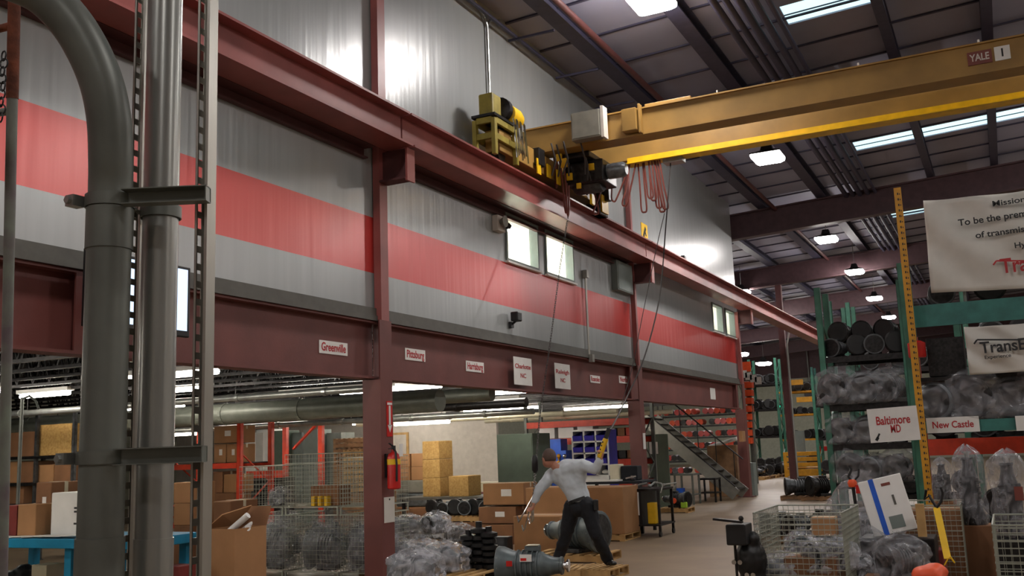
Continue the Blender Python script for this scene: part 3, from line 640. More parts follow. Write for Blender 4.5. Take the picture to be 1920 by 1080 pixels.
cl = [(-60, -62), (20, -38), (78, -12), (128, 36), (166, 96), (192, 160), (205, 228), (208, 300), (207, 375), (203, 600), (200, 800), (197, 1080)]
pts = [at(px, py, d=D2) for px, py in cl]; bx_, by_ = pts[8].x, pts[8].y
for i in (8, 9, 10, 11): pts[i].x, pts[i].y = bx_, by_
pts.append(Vector((bx_, by_, 0)))
sm = []
for i in range(8):
    p0, p1, p2, p3 = pts[max(i - 1, 0)], pts[i], pts[i + 1], pts[min(i + 2, 9)]
    for s in range(5):
        t = s / 5; sm.append(.5 * ((2 * p1) + (p2 - p0) * t + (2 * p0 - 5 * p1 + 4 * p2 - p3) * t * t + (3 * p1 - p0 - 3 * p2 + p3) * t ** 3))
sm += pts[8:]
p = sm[0]; sm = [p + (p - sm[4]).normalized() * .8] + sm
c2_ = thing('bent_conduit', 'thick metal conduit in the foreground curving away to the upper left', 'conduit', (bx_, by_, 0))
MB().tube(sm, .061, 32).build('pipe', 'galv_d', c2_, smooth=2)
z1_, z2_ = at(205, 393, d=D2).z, at(204, 472, d=D2).z
MB().tube([(bx_, by_, z2_), (bx_, by_, z1_)], .065, 32).build('coupling', 'galv_d', c2_, smooth=True)
z = at(200, 1000, d=D2).z; MB().tube([(bx_, by_, z - .3), (bx_, by_, z)], .065, 32).build('coupling', 'galv_d', c2_, smooth=True)
def clampset(py, lab):
    zz = at(206, py, d=D2).z
    a = Vector((bx_, by_, zz)); b = Vector((cx_, cy_, zz)); pa = Vector((sb.location.x, sb.location.y, zz)); 
    t_ = thing('pipe_clamp_rail', lab, 'clamp', (b.x, b.y, zz - .03))
    u = (pa - a).normalized(); back = Vector((-u.y, u.x, 0)); back *= (1 if back.y > 0 else -1)
    for c_ in (a, b):
        m_ = Matrix.Translation((c_.x, c_.y, zz))
        q0 = .0655 if c_ is a else .0565
        r = MB().lathe([(q0, -.018), (q0 + .0035, -.018), (q0 + .0035, .018), (q0, .018)], 32, m_, cap=False).build('clamp_band', 'galv_d', t_, smooth=True)
        q = c_ - u * .078 - Vector((0, .03, 0)); MB().bx(q.x - .016, q.x + .016, q.y - .02, q.y + .02, zz - .016, zz + .016).lathe([(.011, -.03), (.011, .03)], 6, Matrix.Translation(q) @ Matrix.Rotation(R(90), 4, 'X')).build('clamp_bolt', 'galv', t_)
    s0 = pa - u * .2 + Vector((0, -.05, 0)); s1 = pa + u * .045 + Vector((0, -.05, 0)); h_ = .021
    mb = MB()
    for dz in (-h_, h_): mb.bar(s0 + Vector((0, 0, dz)), s1 + Vector((0, 0, dz)), .041, .003)
    n2 = Vector((-u.y, u.x, 0)) * .02
    mb.bar(s0 + n2, s1 + n2, .003, .04); mb.bar(a + back * .075, b + back * .07, .04, .003); mb.bar(s1 - n2 * .9 - u * .003, s1 + n2 - u * .003, .003, .04)
    mb.build('cross_channel', 'galv_d', t_)
clampset(380, 'upper clamp rail holding the two thick foreground conduits'); clampset(858, 'lower clamp rail holding the two thick foreground conduits')
# rusty post at the left edge with ladder rungs and chain
a, b = at(27, 0, d=3.5), at(4, 1080, d=3.5); zt = at(20, 185, d=3.5).z
t_ = thing('rusty_post', 'thin upright post at the left edge, rusty above and peeling green below', 'post', (a.x, a.y, 0))
ab = (at(4, 1080, d=3.5) - a); fl = lambda z: a + ab * ((z - a.z) / ab.z)
MB().tube([fl(zt), fl(5)], .021, 14).build('rusty_upper_pipe', 'rust', t_, smooth=True)['label'] = 'rust-brown upper pipe'
MB().tube([fl(0), fl(zt)], .0185, 14).build('painted_lower_pipe', 'peel', t_, smooth=True)['label'] = 'peeling grey-green lower pipe'
for py, m in ((48, 'rust'), (208, 'peel')):
    q = at(22, py, d=3.5); MB().tube([q, q + Vector((-.5, -.12, -.05 if py < 100 else 0))], .014, 10).build('rung', m, t_, smooth=True)
q = at(7, 105, d=3.45); ct = thing('short_chain', 'short dark chain dangling beside the rusty post', 'chain', q - Vector((0, 0, .25)))
mb = MB()
for k in range(9):
    c_ = q + Vector((.004 * math.sin(k * 2), 0, -.028 * k)); r = [(c_ + Vector((.011 * math.cos(t), .006 * (k % 2) * math.cos(t), .018 * math.sin(t)))) for t in [i * math.pi / 5 for i in range(11)]]
    mb.tube(r, .003, 5, cap=False)
mb.build('links', 'black', ct, smooth=True)

# ================================================================ PROTOTYPES
def rotm(ax, deg): return Matrix.Rotation(R(deg), 4, ax)
def make_box(w_, d, h, m, label, tape=True, lab=True, name='cardboard_box'):
    r = thing(name, label, 'box', (0, 0, 0))
    MB().bx(-w_ / 2, w_ / 2, -d / 2, d / 2, 0, h).build('carton', m, r, world=False, bevel=min(.012, h * .03))
    if tape: MB().bx(-w_ / 2 - .001, w_ / 2 + .001, -.025, .025, h - .001, h + .002).bx(-w_ / 2 - .002, -w_ / 2 - .0005, -.025, .025, h * .8, h).bx(w_ / 2 + .0005, w_ / 2 + .002, -.025, .025, h * .8, h).build('tape', 'tube', r, world=False)
    if lab: MB().bx(-w_ * .05, w_ * .2, -d / 2 - .003, -d / 2 - .0005, h * .4, h * .72).build('shipping_label', 'white', r, world=False)
    return r
def make_trans(L, D, m, seed, ends='dark', standing=False, label='', name='transmission'):
    """gearbox lying along X: bell housing, ribbed case, tail housing, pan, output yoke"""
    rn = random.Random(seed); r = thing(name, label, 'transmission', (0, 0, 0)); q = D / 2
    ax = Matrix.Translation((0, 0, q)) @ rotm('Y', 90)
    if standing: ax = Matrix.Translation((0, 0, L / 2))
    prof = [(q * .96, -L * .5), (q, -L * .49), (q * .98, -L * .42), (q * .8, -L * .3), (q * .72, -L * .22)]
    z = -L * .22
    for k in range(5):
        prof += [(q * .8, z + .004), (q * .8, z + .02), (q * .7, z + .024), (q * .7, z + L * .07)]; z += L * .075
    prof += [(q * .6, z + .02), (q * .42, L * .32), (q * .4, L * .4), (q * .45, L * .41), (q * .45, L * .44)]
    MB().lathe(prof, 22, ax).build('gear_case', m, r, world=False, smooth=True)
    MB().lathe([(q * .85, -L * .503), (q * .85, -L * .5)], 22, ax).lathe([(q * .4, -L * .505), (q * .42, -L * .52)], 22, ax).build('bell_opening', ends, r, world=False)
    MB().bx(-L * .22, L * .22, -q * .62, q * .62, .0 if not standing else 0, .06).build('oil_pan', ends, r, world=False, bevel=.01) if not standing else MB().bx(-q * .5, q * .5, -q * .93, -q * .6, L * .25, L * .68).build('oil_pan', ends, r, world=False, bevel=.01)
    MB().lathe([(q * .2, L * .43), (q * .2, L * .5), (q * .32, L * .5), (q * .32, L * .53)], 14, ax).build('output_yoke', 'chrome', r, world=False, smooth=True)
    mb = MB()
    for k in range(12):
        a = k * math.pi / 6; c_ = Matrix.Rotation(a, 4, 'Z') @ Vector((q * .93, 0, 0)); mb.lathe([(q * .06, -L * .49), (q * .06, -L * .455)], 6, ax @ Matrix.Translation(c_))
    mb.build('bolt_ring', 'galv', r, world=False)['kind'] = 'stuff'
    MB().bx(-L * .1, L * .12, -q * .2, q * .25, D * .86, D * 1.0).build('top_cover', m, r, world=False, bevel=.012) if not standing else None
    return r
def add_bag(r, w_, d, h, seed, neck=True, m='bag', sh=.62):
    """crumpled clear plastic bag around a thing, gathered at the top"""
    vs_ = []; n, k = 30, 20
    for i in range(k + 1):
        t = i / k; zz = h * t
        s = 1.0 if t < sh else max(.1, math.cos((t - sh) / (1 - sh) * math.pi / 2) ** .7)
        if t > .93 and neck: s = .13 + (t - .93) * 1.8
        if i == 0: s = .92
        for j in range(n):
            a = 2 * math.pi * j / n; ca, sa = math.cos(a), math.sin(a)
            sx = math.copysign(abs(ca) ** .7, ca) * w_ / 2 * s; sy = math.copysign(abs(sa) ** .7, sa) * d / 2 * s
            f = 1 + .2 * noise.noise(Vector((ca * 2.2, sa * 2.2, t * 4 + seed * 7.3))) + .1 * noise.noise(Vector((ca * 7, sa * 7, t * 10 + seed)))
            vs_.append((sx * f, sy * f, zz * (1 if i < 2 else 1 + .05 * noise.noise(Vector((ca * 3, sa * 3, seed + t))))))
    fs = [(i * n + j, i * n + (j + 1) % n, (i + 1) * n + (j + 1) % n, (i + 1) * n + j) for i in range(k) for j in range(n)]
    return MB().add(vs_, fs).build('plastic_bag', m, r, world=False, smooth=2)
def make_pallet(label='', m='wood', w_=1.1, d=1.0):
    r = thing('wooden_pallet', label, 'pallet', (0, 0, 0))
    for y in (-d / 2 + .03, 0, d / 2 - .03): MB().bx(-w_ / 2, w_ / 2, y - .02, y + .02, .018, .1).build('stringer', m, r, world=False)
    for z, n in ((0, 3), (.1, 7)):
        for k in range(n):
            x = -w_ / 2 + .05 + k * (w_ - .1) / (n - 1); MB().bx(x - .045, x + .045, -d / 2, d / 2, z, z + .018).build('deck_board', m, r, world=False)
    return r
def make_basket(w_, d, h, label, pitch=.05, t=.006):
    r = thing('wire_basket', label, 'basket', (0, 0, 0)); zf = .1
    for k, (a, b, ax) in enumerate([(-d / 2, 0, 'y'), (d / 2, 0, 'y'), (-w_ / 2, 0, 'x'), (w_ / 2, 0, 'x')]):
        mb = MB(); ln = w_ if ax == 'y' else d; n = int(ln / pitch)
        for i in range(n + 1):
            u = -ln / 2 + i * ln / n; mb.bx(*((u - t / 4, u + t / 4, a - t / 2, a + t / 2) if ax == 'y' else (a - t / 2, a + t / 2, u - t / 4, u + t / 4)), zf, h)
        nz = int((h - zf) / pitch)
        for i in range(nz + 1):
            z = zf + i * (h - zf) / nz; tt = t if i % 5 else t * 1.6
            mb.bx(*((-ln / 2, ln / 2, a - t, a) if ax == 'y' else (a - t, a, -ln / 2, ln / 2)), z - tt / 2, z + tt / 2)
        mb.build('mesh_side', 'wire', r, world=False)
    mb = MB()
    for i in range(int(w_ / pitch) + 1): x = -w_ / 2 + i * pitch; mb.bx(x, x + t, -d / 2, d / 2, zf, zf + t)
    mb.build('mesh_floor', 'wire', r, world=False)
    mb = MB(); c = [(-w_ / 2, -d / 2), (w_ / 2, -d / 2), (w_ / 2, d / 2), (-w_ / 2, d / 2)]
    for z in (zf, h): mb.tube([(x, y, z) for x, y in c + c[:1]], .006, 6)
    mb.build('rim', 'wire', r, world=False)
    for x, y in c: MB().bx(x - .02 if x > 0 else x, x if x > 0 else x + .02, y - .02 if y > 0 else y, y if y > 0 else y + .02, 0, zf).build('foot', 'wire', r, world=False)
    return r
def lump(parts, name, m, parent, vox=.02, world=True, sm=4, disp=0):
    """one continuous surface from overlapping shapes"""
    o = parts.build(name, m, parent, world=world)
    md = o.modifiers.new('r', 'REMESH'); md.mode = 'VOXEL'; md.voxel_size = vox; md.use_smooth_shade = True
    ms = o.modifiers.new('s', 'SMOOTH'); ms.iterations = sm; ms.factor = .5
    bpy.context.view_layer.update()
    me = bpy.data.meshes.new_from_object(o.evaluated_get(bpy.context.evaluated_depsgraph_get()))
    o.modifiers.clear(); o.data = me
    if disp:
        for v in me.vertices: v.co += v.normal * disp * (noise.noise(v.co * 9) + .5 * noise.noise(v.co * 22))
    for p in me.polygons: p.use_smooth = True
    if not me.materials: me.materials.append(M[m])
    return o
def rack(label, x0, x1, y0, dp, levels, hp, pm, bm, name='pallet_rack', pw=.08, posts=(0, 1), beamh=.11, group=None, deckm='dark'):
    r = thing(name, label, 'rack', ((x0 + x1) / 2, y0 + dp / 2, 0), group)
    for s in posts:
        x = (x0, x1)[s]
        for y in (y0, y0 + dp - pw):
            mb = MB().bx(x - pw / 2, x + pw / 2, y, y + .006, 0, hp).bx(x - pw / 2, x - pw / 2 + .004, y, y + pw, 0, hp).bx(x + pw / 2 - .004, x + pw / 2, y, y + pw, 0, hp)
            mb.build('upright', pm, r)
            MB().bx(x - pw * .8, x + pw * .8, y - .02, y + pw + .02, 0, .012).build('foot_plate', pm, r)
        mb = MB(); k = 0; z = .15
        while z < hp - .7:
            mb.bar((x, y0 + pw, z), (x, y0 + dp - pw, z + .55), .03, .02) if k % 2 else mb.bar((x, y0 + dp - pw, z), (x, y0 + pw, z + .55), .03, .02); z += .55; k += 1
        mb.build('side_bracing', pm, r)
    for z in levels:
        for y in (y0 - .012, y0 + dp - .03): MB().bx(x0 + pw / 2, x1 - pw / 2, y, y + .045, z - beamh, z - .005).build('beam', bm, r)
        mb = MB(); n = max(3, int((x1 - x0) / .3))
        for k in range(n): x = x0 + (x1 - x0) * (k + .5) / n; mb.bx(x - .1, x + .1, y0 + .05, y0 + dp - .05, z - .025, z)
        mb.build('shelf_deck', deckm, r)['kind'] = 'stuff'
    return r

T_ = [make_trans(.78, .42, 'iron', 1), make_trans(.7, .46, 'dark', 2, 'black'), make_trans(.86, .4, 'iron_l', 3)]
TB = []
for k, (m, L_, D_) in enumerate([('iron', .5, .34), ('dark', .52, .36), ('iron_l', .46, .32), ('iron', .44, .36)]):
    t = make_trans(L_, D_, m, 10 + k, 'black', name='bagged_transmission'); add_bag(t, L_ * 1.22, D_ * 1.35, D_ * (1.35 if k % 2 else 1.15), k + 1); TB.append(t)
TS = []
for k, m in enumerate(['iron', 'dark']):
    t = make_trans(.94, .56, 'dark', 30 + k, 'black', standing=True, name='bagged_transmission'); add_bag(t, .64, .62, 1.05, k + 21, neck=False, sh=.78); TS.append(t)
TW = []
for k, (m, L_, D_) in enumerate([('iron', .6, .34), ('iron_l', .55, .36), ('iron_g', .62, .34)]):
    t = make_trans(L_, D_, m, 60 + k, 'black', name='bagged_transmission'); add_bag(t, L_ * 1.15, D_ * 1.3, D_ * 1.25, k + 61, m='bag_w'); TW.append(t)
TW_ = TW
BX_unused = lambda: [make_box(.5, .45, .4, 'card', ''), make_box(.4, .4, .3, 'card_d', ''), make_box(.6, .5, .5, 'card', '', lab=False), make_box(.3, .3, .32, 'card_d', '', tape=False)]
PAL = make_pallet(); PALD = make_pallet(m='wood_d')
cnt = {}
def fill(protos, x0, x1, y, z, n, what, where, group, sc=(.9, 1.1), rot=None, cat=None, jit=.04):
    for i in range(n):
        x = x0 + (x1 - x0) * (i + .5) / n + random.uniform(-jit, jit) * .5
        s = random.uniform(*sc); rz = random.choice([0, 180]) if rot is None else rot + random.uniform(-15, 15)
        place(protos[(i * 7 + int(z * 10) + n) % len(protos)] if len(protos) > 1 else protos[0], (x, y + random.uniform(-.03, .03), z), R(rz),
              '%s, %s from left, %s' % (what, ORD[i], where), group, s, cat)

# ================================================================ RIGHT SIDE RACKS
YA, YB = 19.0, 14.0
lv = [at(1620, v, y=YA).z for v in (905, 832, 757, 665)]
xa, xb = at(1553, 800, y=YA).x, at(1712, 800, y=YA).x
rA = rack('tall green rack left of the yellow post, its shelves crowded with bagged transmissions', xa, xb, YA, 1.05, lv, at(1525, 540, y=YA).z, 'green', 'dark', pw=.11)
fill([T_[0], T_[2]], xa + .1, xb - .1, YA + .8, lv[0], 3, 'grey transmission at the back', 'lowest shelf of the tall green rack', 'back row on the tall green rack', rot=90, sc=(1, 1.2))
fill([T_[2], T_[1]], xa + .1, xb - .1, YA + .8, lv[1], 3, 'grey transmission at the back', 'second shelf of the tall green rack', 'back row on the tall green rack', rot=90, sc=(1, 1.2))
fill([T_[0]], xa + .1, xb - .1, YA + .8, lv[2] + .0, 3, 'grey transmission at the back', 'third shelf of the tall green rack', 'back row on the tall green rack', rot=90, sc=(1.2, 1.4))
names = ['lowest', 'second lowest', 'third lowest', 'top']
fill(TB, xa + .06, xb - .06, YA + .3, lv[0], 3, 'clear-bagged transmission', 'lowest shelf of the tall green rack', 'bagged transmissions on the tall green rack', rot=90, sc=(1.35, 1.5))
fill(TB, xa + .06, xb - .5, YA + .3, lv[1], 2, 'clear-bagged transmission', 'green rack shelf left of Baltimore sign', 'bagged transmissions on the tall green rack', rot=80, sc=(1.3, 1.5))
fill(TB, xa + .06, xb - .06, YA + .3, lv[2], 3, 'large bagged transmission', 'green rack shelf above the Baltimore sign', 'bagged transmissions on the tall green rack', rot=70, sc=(1.45, 1.65))
fill([T_[1], T_[0]], xa + .06, xb - .06, YA + .45, lv[3], 4, 'dark bare transmission end-on', 'top shelf of the tall green rack', 'bare transmissions on the top shelf', rot=90, sc=(.82, .95))
fill([T_[1]], xa + .1, xb - .1, YA + .85, lv[3] + .3, 3, 'dark transmission at the back', 'top shelf of the tall green rack', 'bare transmissions on the top shelf', rot=90, sc=(.85, .95))
for i, (px, py, y) in enumerate([(1553, 565, 23.5), (1580, 577, 27)]):
    p = at(px, py, y=y); o = MB().bx(p.x - .06, p.x + .06, y, y + .01, 0, p.z).bx(p.x - .06, p.x - .05, y, y + .1, 0, p.z).bx(p.x + .05, p.x + .06, y, y + .1, 0, p.z).build('rack_upright', 'green')
    tag(o, 'green rack upright rising behind the tall green rack, %s' % ['nearer one', 'farther shorter one'][i], 'rack post')
# yellow slotted post
a, b = at(1682, 352, y=YB - .35), at(1745, 960, y=YB - .35)
yp = thing('slotted_post', 'tall yellow slotted angle post between the two racks', 'post', (b.x, YB - .35, 0))
mb = MB().bx(a.x - .045, a.x + .045, YB - .355, YB - .35, 0, a.z).bx(a.x - .045, a.x - .04, YB - .35, YB - .27, 0, a.z)
for v in range(len(mb.v)):
    x, y, z = mb.v[v]; mb.v[v] = (x + (b.x - a.x) * (a.z - z) / a.z * 1.0, y, z)
mb.build('angle', 'yel_rack', yp)
mb = MB(); z = .1
while z < a.z - .05: x = a.x + (b.x - a.x) * (a.z - z) / a.z; mb.bx(x - .008, x + .008, YB - .357, YB - .3551, z, z + .03).bx(x + .018, x + .028, YB - .357, YB - .3551, z, z + .02); z += .075
mb.build('slot_row', 'blktxt', yp)['kind'] = 'stuff'
# right rack with green beams
x0, x1 = at(1716, 780, y=YB).x, 1.6
z1_, z2_ = at(1800, 787, y=YB).z, at(1800, 567, y=YB).z
rB = rack('right-hand rack with wide teal top beam and the New Castle signs', x0, x1, YB, 1.1, [z1_, z2_], at(1697, 492, y=YB).z, 'green', 'teal', pw=.09, beamh=.155)
p = at(1800, 590, y=YB + .3)
MB().bx(x0 + .05, x1 - .05, YB - .05, YB - .02, p.z - .16, z2_ - .0).build('wide_beam', 'teal', rB)
def flat_sign(px0, py0, px1, py1, y, name, label, parent=None, m='white', th=.008):
    a, b = at(px0, py0, y=y), at(px1, py1, y=y)
    s = thing(name, label, 'sign', ((a.x + b.x) / 2, y, b.z)); MB().bx(a.x, b.x, y - th, y, b.z, a.z).build('board', m, s, bevel=0); return s, a, b
s, a, b = flat_sign(1736, 784, 1838, 809, YB - .05, 'shelf_sign', 'white strip sign with red New Castle lettering on the teal shelf beam')
text('New Castle', .12, ((a.x + b.x) / 2, YB - .06, (a.z + b.z) / 2), 'redtxt', s, FY, width=(b.x - a.x) * .78, depth=.001)
s, a, b = flat_sign(1903, 780, 1960, 806, YB - .05, 'shelf_sign', 'blank white strip sign on the teal beam at the right edge')
# Baltimore sign, hung askew
a, b = at(1627, 766, y=YB - .36), at(1727, 826, y=YB - .36); w_, hh = b.x - a.x, a.z - b.z
s = thing('hanging_sign', 'white Baltimore MD sign with a small black arrow, hung against the yellow post', 'sign', ((a.x + b.x) / 2, YB - .36, b.z))
s.rotation_euler = (0, R(-2.0), 0)
MB().bx(-w_ / 2, w_ / 2, -.006, 0, 0, hh).build('board', 'white', s, world=False)
def ltext(body, size, x, z, m, width, spin=0):
    t = text(body, size, (x + s.location.x, s.location.y - .009, z + s.location.z), m, s, FY, width=width, depth=.001); return t
ltext('Baltimore', .15, 0, hh * .62, 'redtxt', w_ * .68); ltext('MD', .14, .02, hh * .36, 'redtxt', w_ * .2)
MB().bar((-w_ * .3, -.009, hh * .26), (-w_ * .36, -.009, hh * .12), .002, .022).bar((-w_ * .385, -.009, hh * .06), (-w_ * .34, -.009, hh * .15), .002, .035).build('arrow', 'blktxt', s, world=False)
# banners
def banner(cs, y, name, label, lines):
    """corner pixels tl,tr,br,bl in the plane y; the cloth sags in soft folds"""
    P = [at(px, py, y=y) for px, py in cs]; n, k = 40, 20; vs_ = []
    for j in range(k + 1):
        for i in range(n + 1):
            u, v = i / n, j / k; p = P[0].lerp(P[1], u).lerp(P[3].lerp(P[2], u), v)
            f = .035 * math.sin((u * 1.3 - v * .9) * 11) * min(1, 2 * (1 - v) + .3) * (1 - u * .5) + .02 * math.sin(v * 7 + u * 3)
            vs_.append((p.x, y + f, p.z - .03 * math.sin(math.pi * u) * (1 - v)))
    fs = [(j * (n + 1) + i, (j + 1) * (n + 1) + i, (j + 1) * (n + 1) + i + 1, j * (n + 1) + i + 1) for j in range(k) for i in range(n)]
    c = (P[2] + P[3]) / 2; t = thing(name, label, 'banner', (c.x, y, c.z))
    o = MB().add(vs_, fs).build('sheet', 'vinyl', t, smooth=2); sd = o.modifiers.new('s', 'SOLIDIFY'); sd.thickness = .003
    for (body, px, py, size, m, wpx) in lines:
        p = at(px, py, y=y - .07); p2 = at(px + wpx, py, y=y - .07)
        text(body, size, ((p.x + p2.x) / 2, y - .068, p.z), m, t, FY, width=p2.x - p.x, depth=.001, spin=R(1.5))
    return t, P
t, P = banner([(1731, 376), (2040, 338), (2040, 535), (1746, 549)], YB - .12, 'mission_banner', 'large white mission statement banner hung above the teal beam', [
    ('Mission Statement', 1860, 381, .1, 'blktxt', 160), ('To be the premier supplier', 1796, 416, .12, 'blktxt', 230), ('of transmissions and', 1829, 440, .11, 'blktxt', 175), ('Hydraulics', 1902, 460, .1, 'blktxt', 80), ('Trans', 1876, 500, .26, 'redtxt', 84)])
def bar_logo(px0, px1, py, y, m, par):
    a, b = at(px0, py, y=y), at(px1, py, y=y); MB().bar(a, b, .002, .02).bar(a, a + Vector((-.04, 0, -.05)), .002, .02).build('logo_bar', m, par)
bar_logo(1868, 1965, 489, YB - .19, 'redtxt', t)
for px in (1790, 1990): q = at(px, 385, y=YB - .02); MB().tube([(q.x, YB - .01, z2_ - .1), (q.x, YB - .01, q.z)], .02, 8).build('banner_pole', 'galv_d', rB)
for px, py in ((1733, 379),): pass
t, P = banner([(1807, 613), (2010, 592), (2010, 690), (1818, 703)], YB - .3, 'logo_banner', 'smaller white banner with a black winged company name under the teal beam', [
    ('TransEnd', 1838, 652, .2, 'blktxt', 118), ('Experience', 1846, 670, .06, 'blktxt', 50)])
bar_logo(1832, 1915, 637, YB - .37, 'blktxt', t)
# what stands on the right rack
a, b = at(1736, 636, y=YB + .2), at(1812, 700, y=YB + .2); zc = z1_
o = make_box(1, 1, 1, 'dark', 'large dark grey crate on the upper level of the right-hand rack', tape=False, lab=False, name='storage_crate')
crz = b.z - .02
sh = MB().bx(x0 + .05, x1 - .05, YB + .1, YB + 1.0, crz - .06, crz - .01); sh.build('inner_shelf', 'dark', rB)
o.location = ((a.x + b.x) / 2, YB + .55, crz); o.scale = (b.x - a.x, .8, a.z - crz)
a, b = at(1708, 643, y=YB - .1), at(1731, 670, y=YB - .1)
o = MB().lathe([(.1, 0), (.11, .02), (.11, .19), (.05, .22)], 16, Matrix.Translation(((a.x + b.x) / 2, YB - .12, b.z))).build('red_canister', 'redstrip', smooth=True); tag(o, 'small red canister hooked behind the yellow post beside the dark crate', 'canister')
fill(TB, at(1740, 700, y=YB).x, at(1905, 700, y=YB).x + .5, YB + .45, z1_ + .0, 4, 'bulky bagged transmission', 'the teal New Castle shelf', 'bagged transmissions on the New Castle shelf', rot=80, sc=(1.5, 1.75))
fill([T_[1], T_[0]], x0 + .1, x1, YB + .5, z2_, 4, 'dark bare transmission', 'above the teal beam behind the large banner', 'transmissions behind the large banner', rot=90, sc=(.8, .9))
fill(TB, at(1826, 600, y=YB).x, x1, YB + .6, crz, 3, 'bagged transmission', 'the shelf behind the smaller banner', 'bagged transmissions behind the smaller banner', rot=80)
a, b = at(1734, 824, y=YB + 2.5), at(1990, 850, y=YB + 2.5)
o = thing('pallet_rack', 'rack with red-orange beams seen below and behind the New Castle sign', 'rack', ((a.x + b.x) / 2, YB + 2.6, 0))
for x in (a.x, b.x): MB().bx(x - .04, x + .04, YB + 2.5, YB + 2.6, 0, 3.2).build('upright', 'orange', o)
MB().bx(a.x, b.x, YB + 2.44, YB + 2.5, b.z + .02, a.z).build('beam', 'orange', o)
MB().bx(a.x, b.x, YB + 2.5, YB + 3.4, a.z - .03, a.z).build('shelf_deck', 'dark', o)
fill([T_[0], T_[1]], a.x, b.x, YB + 3, a.z, 3, 'dark transmission', 'red-orange beam behind the New Castle sign', 'transmissions on the red-orange beams', rot=90)
# the big bagged ones standing below
for i, (px0, px1, py0, py1, y, k, lab) in enumerate([(1780, 1855, 836, 985, 10.6, 0, 'tall bagged dark transmission standing at the lower right, left one of two'), (1850, 1936, 843, 1010, 10.0, 1, 'tall bagged dark transmission standing at the right edge of the photo'),
        (1744, 1788, 858, 940, 12.0, 0, 'smaller bluish bagged part between the yellow post and the tall bags')]):
    a, b = at(px0, py0, y=y), at(px1, py1, y=y); w_ = b.x - a.x
    zb = max(.45, b.z); hgt = a.z - zb
    place(TS[k], ((a.x + b.x) / 2, y + w_ / 2, zb), R(20 * i), lab, None, (w_ / .62, w_ / .62, hgt / 1.05))
    st = MB().bx(a.x - .02, b.x + .02, y, y + w_ + .05, 0, zb - .002).build('support_crate', 'card_d' if i != 1 else 'dark', bevel=.01)
    tag(st, ['brown crate under the left tall bagged transmission', 'dark crate under the bagged transmission at the right edge', 'brown crate under the smaller bluish bagged part'][i], 'crate')
tagp = at(1902, 925, y=9.9); o = MB().bx(tagp.x, tagp.x + .07, 9.86, 9.865, tagp.z - .06, tagp.z + .06).build('pink_tag', 'cable'); tag(o, 'pink paper tag stuck on the bag at the right edge', 'tag')
# wire baskets in front
def basket_at(px0, px1, py0, y, d, label, z0=0, pitch=.045, group=None):
    a, b = at(px0, py0, y=y), at(px1, py0, y=y); w_ = b.x - a.x
    o = make_basket(w_, d, (a.z + b.z) / 2 - z0, label, pitch); o.location = ((a.x + b.x) / 2, y + d / 2, z0)
    if group: o['group'] = group
    return o, a, b
bA, a, b = basket_at(1412, 1577, 962, 8.5, 1.0, 'wire basket with cartons in the right foreground, its long rim facing the aisle')
o = make_box(.42, .5, .62, 'card_d', 'reddish brown carton standing inside the right foreground wire basket', lab=False); o.location = (b.x - .3, 8.85, .11)
o = make_box(.3, .4, .3, 'card_r', 'dark red carton at the bottom right of the foreground wire basket', lab=False, tape=False); o.location = (b.x - .22, 9.25, .11)
place(TB[2], (a.x + .24, 8.85, .11), R(70), 'bagged silvery part inside the right foreground wire basket', None, (.9, .9, 1.3))
place(TB[0], (a.x + .3, 9.2, .5), R(20), 'bagged grey part heaped at the back of the foreground wire basket', None, .8)
o = make_box(.2, .2, .16, 'card', 'small tan carton on top of the heap in the foreground wire basket', lab=False); o.location = (a.x + .45, 9.25, .85)
o = make_box(.24, .2, .33, 'iron_g', 'grey casting block under the tan carton in the foreground wire basket', lab=False, tape=False, name='casting_block'); o.location = (a.x + .5, 9.25, .115); o.scale = (1.6, 1.6, 2.2)
for i, (dx, dy, dz, k_) in enumerate([(.15, .25, .45, 1), (.55, .3, .6, 3), (.25, .7, .62, 2), (.6, .75, .45, 0)]):
    place(TW_[k_ % 3], (a.x + dx, 8.5 + dy, dz), R(50 * i), 'bagged lump heaped in the right foreground basket, %s' % ['front left', 'front right', 'back left', 'back right'][i], 'heap in the foreground basket', .7)
bB, a, b = basket_at(1860, 2030, 985, 7.0, .9, 'wire basket cut off by the lower right corner of the photo')
place(TB[1], (a.x + .35, 7.4, .11), R(20), 'dark bagged part inside the wire basket at the lower right corner', None, 1.1)
bC, a, b = basket_at(1642, 1800, 948, 10.3, .8, 'fine wire basket behind the white box with the blue stripe')
o = make_box(.52, .4, .62, 'card_d', 'brown carton in the wire basket behind the yellow strap', lab=False); o.location = (at(1748, 960, y=10.5).x, 10.62, .105); o.scale = (1, 1, (at(1772, 955, y=10.4).z - .105) / .62)
o = make_box(.34, .3, .42, 'card_r', 'dark red carton beside the brown one in the basket with the yellow strap', lab=False, tape=False); o.location = (at(1742, 1000, y=10.4).x - .02, 9.95, .0); o.scale = (1, 1, 1.6)
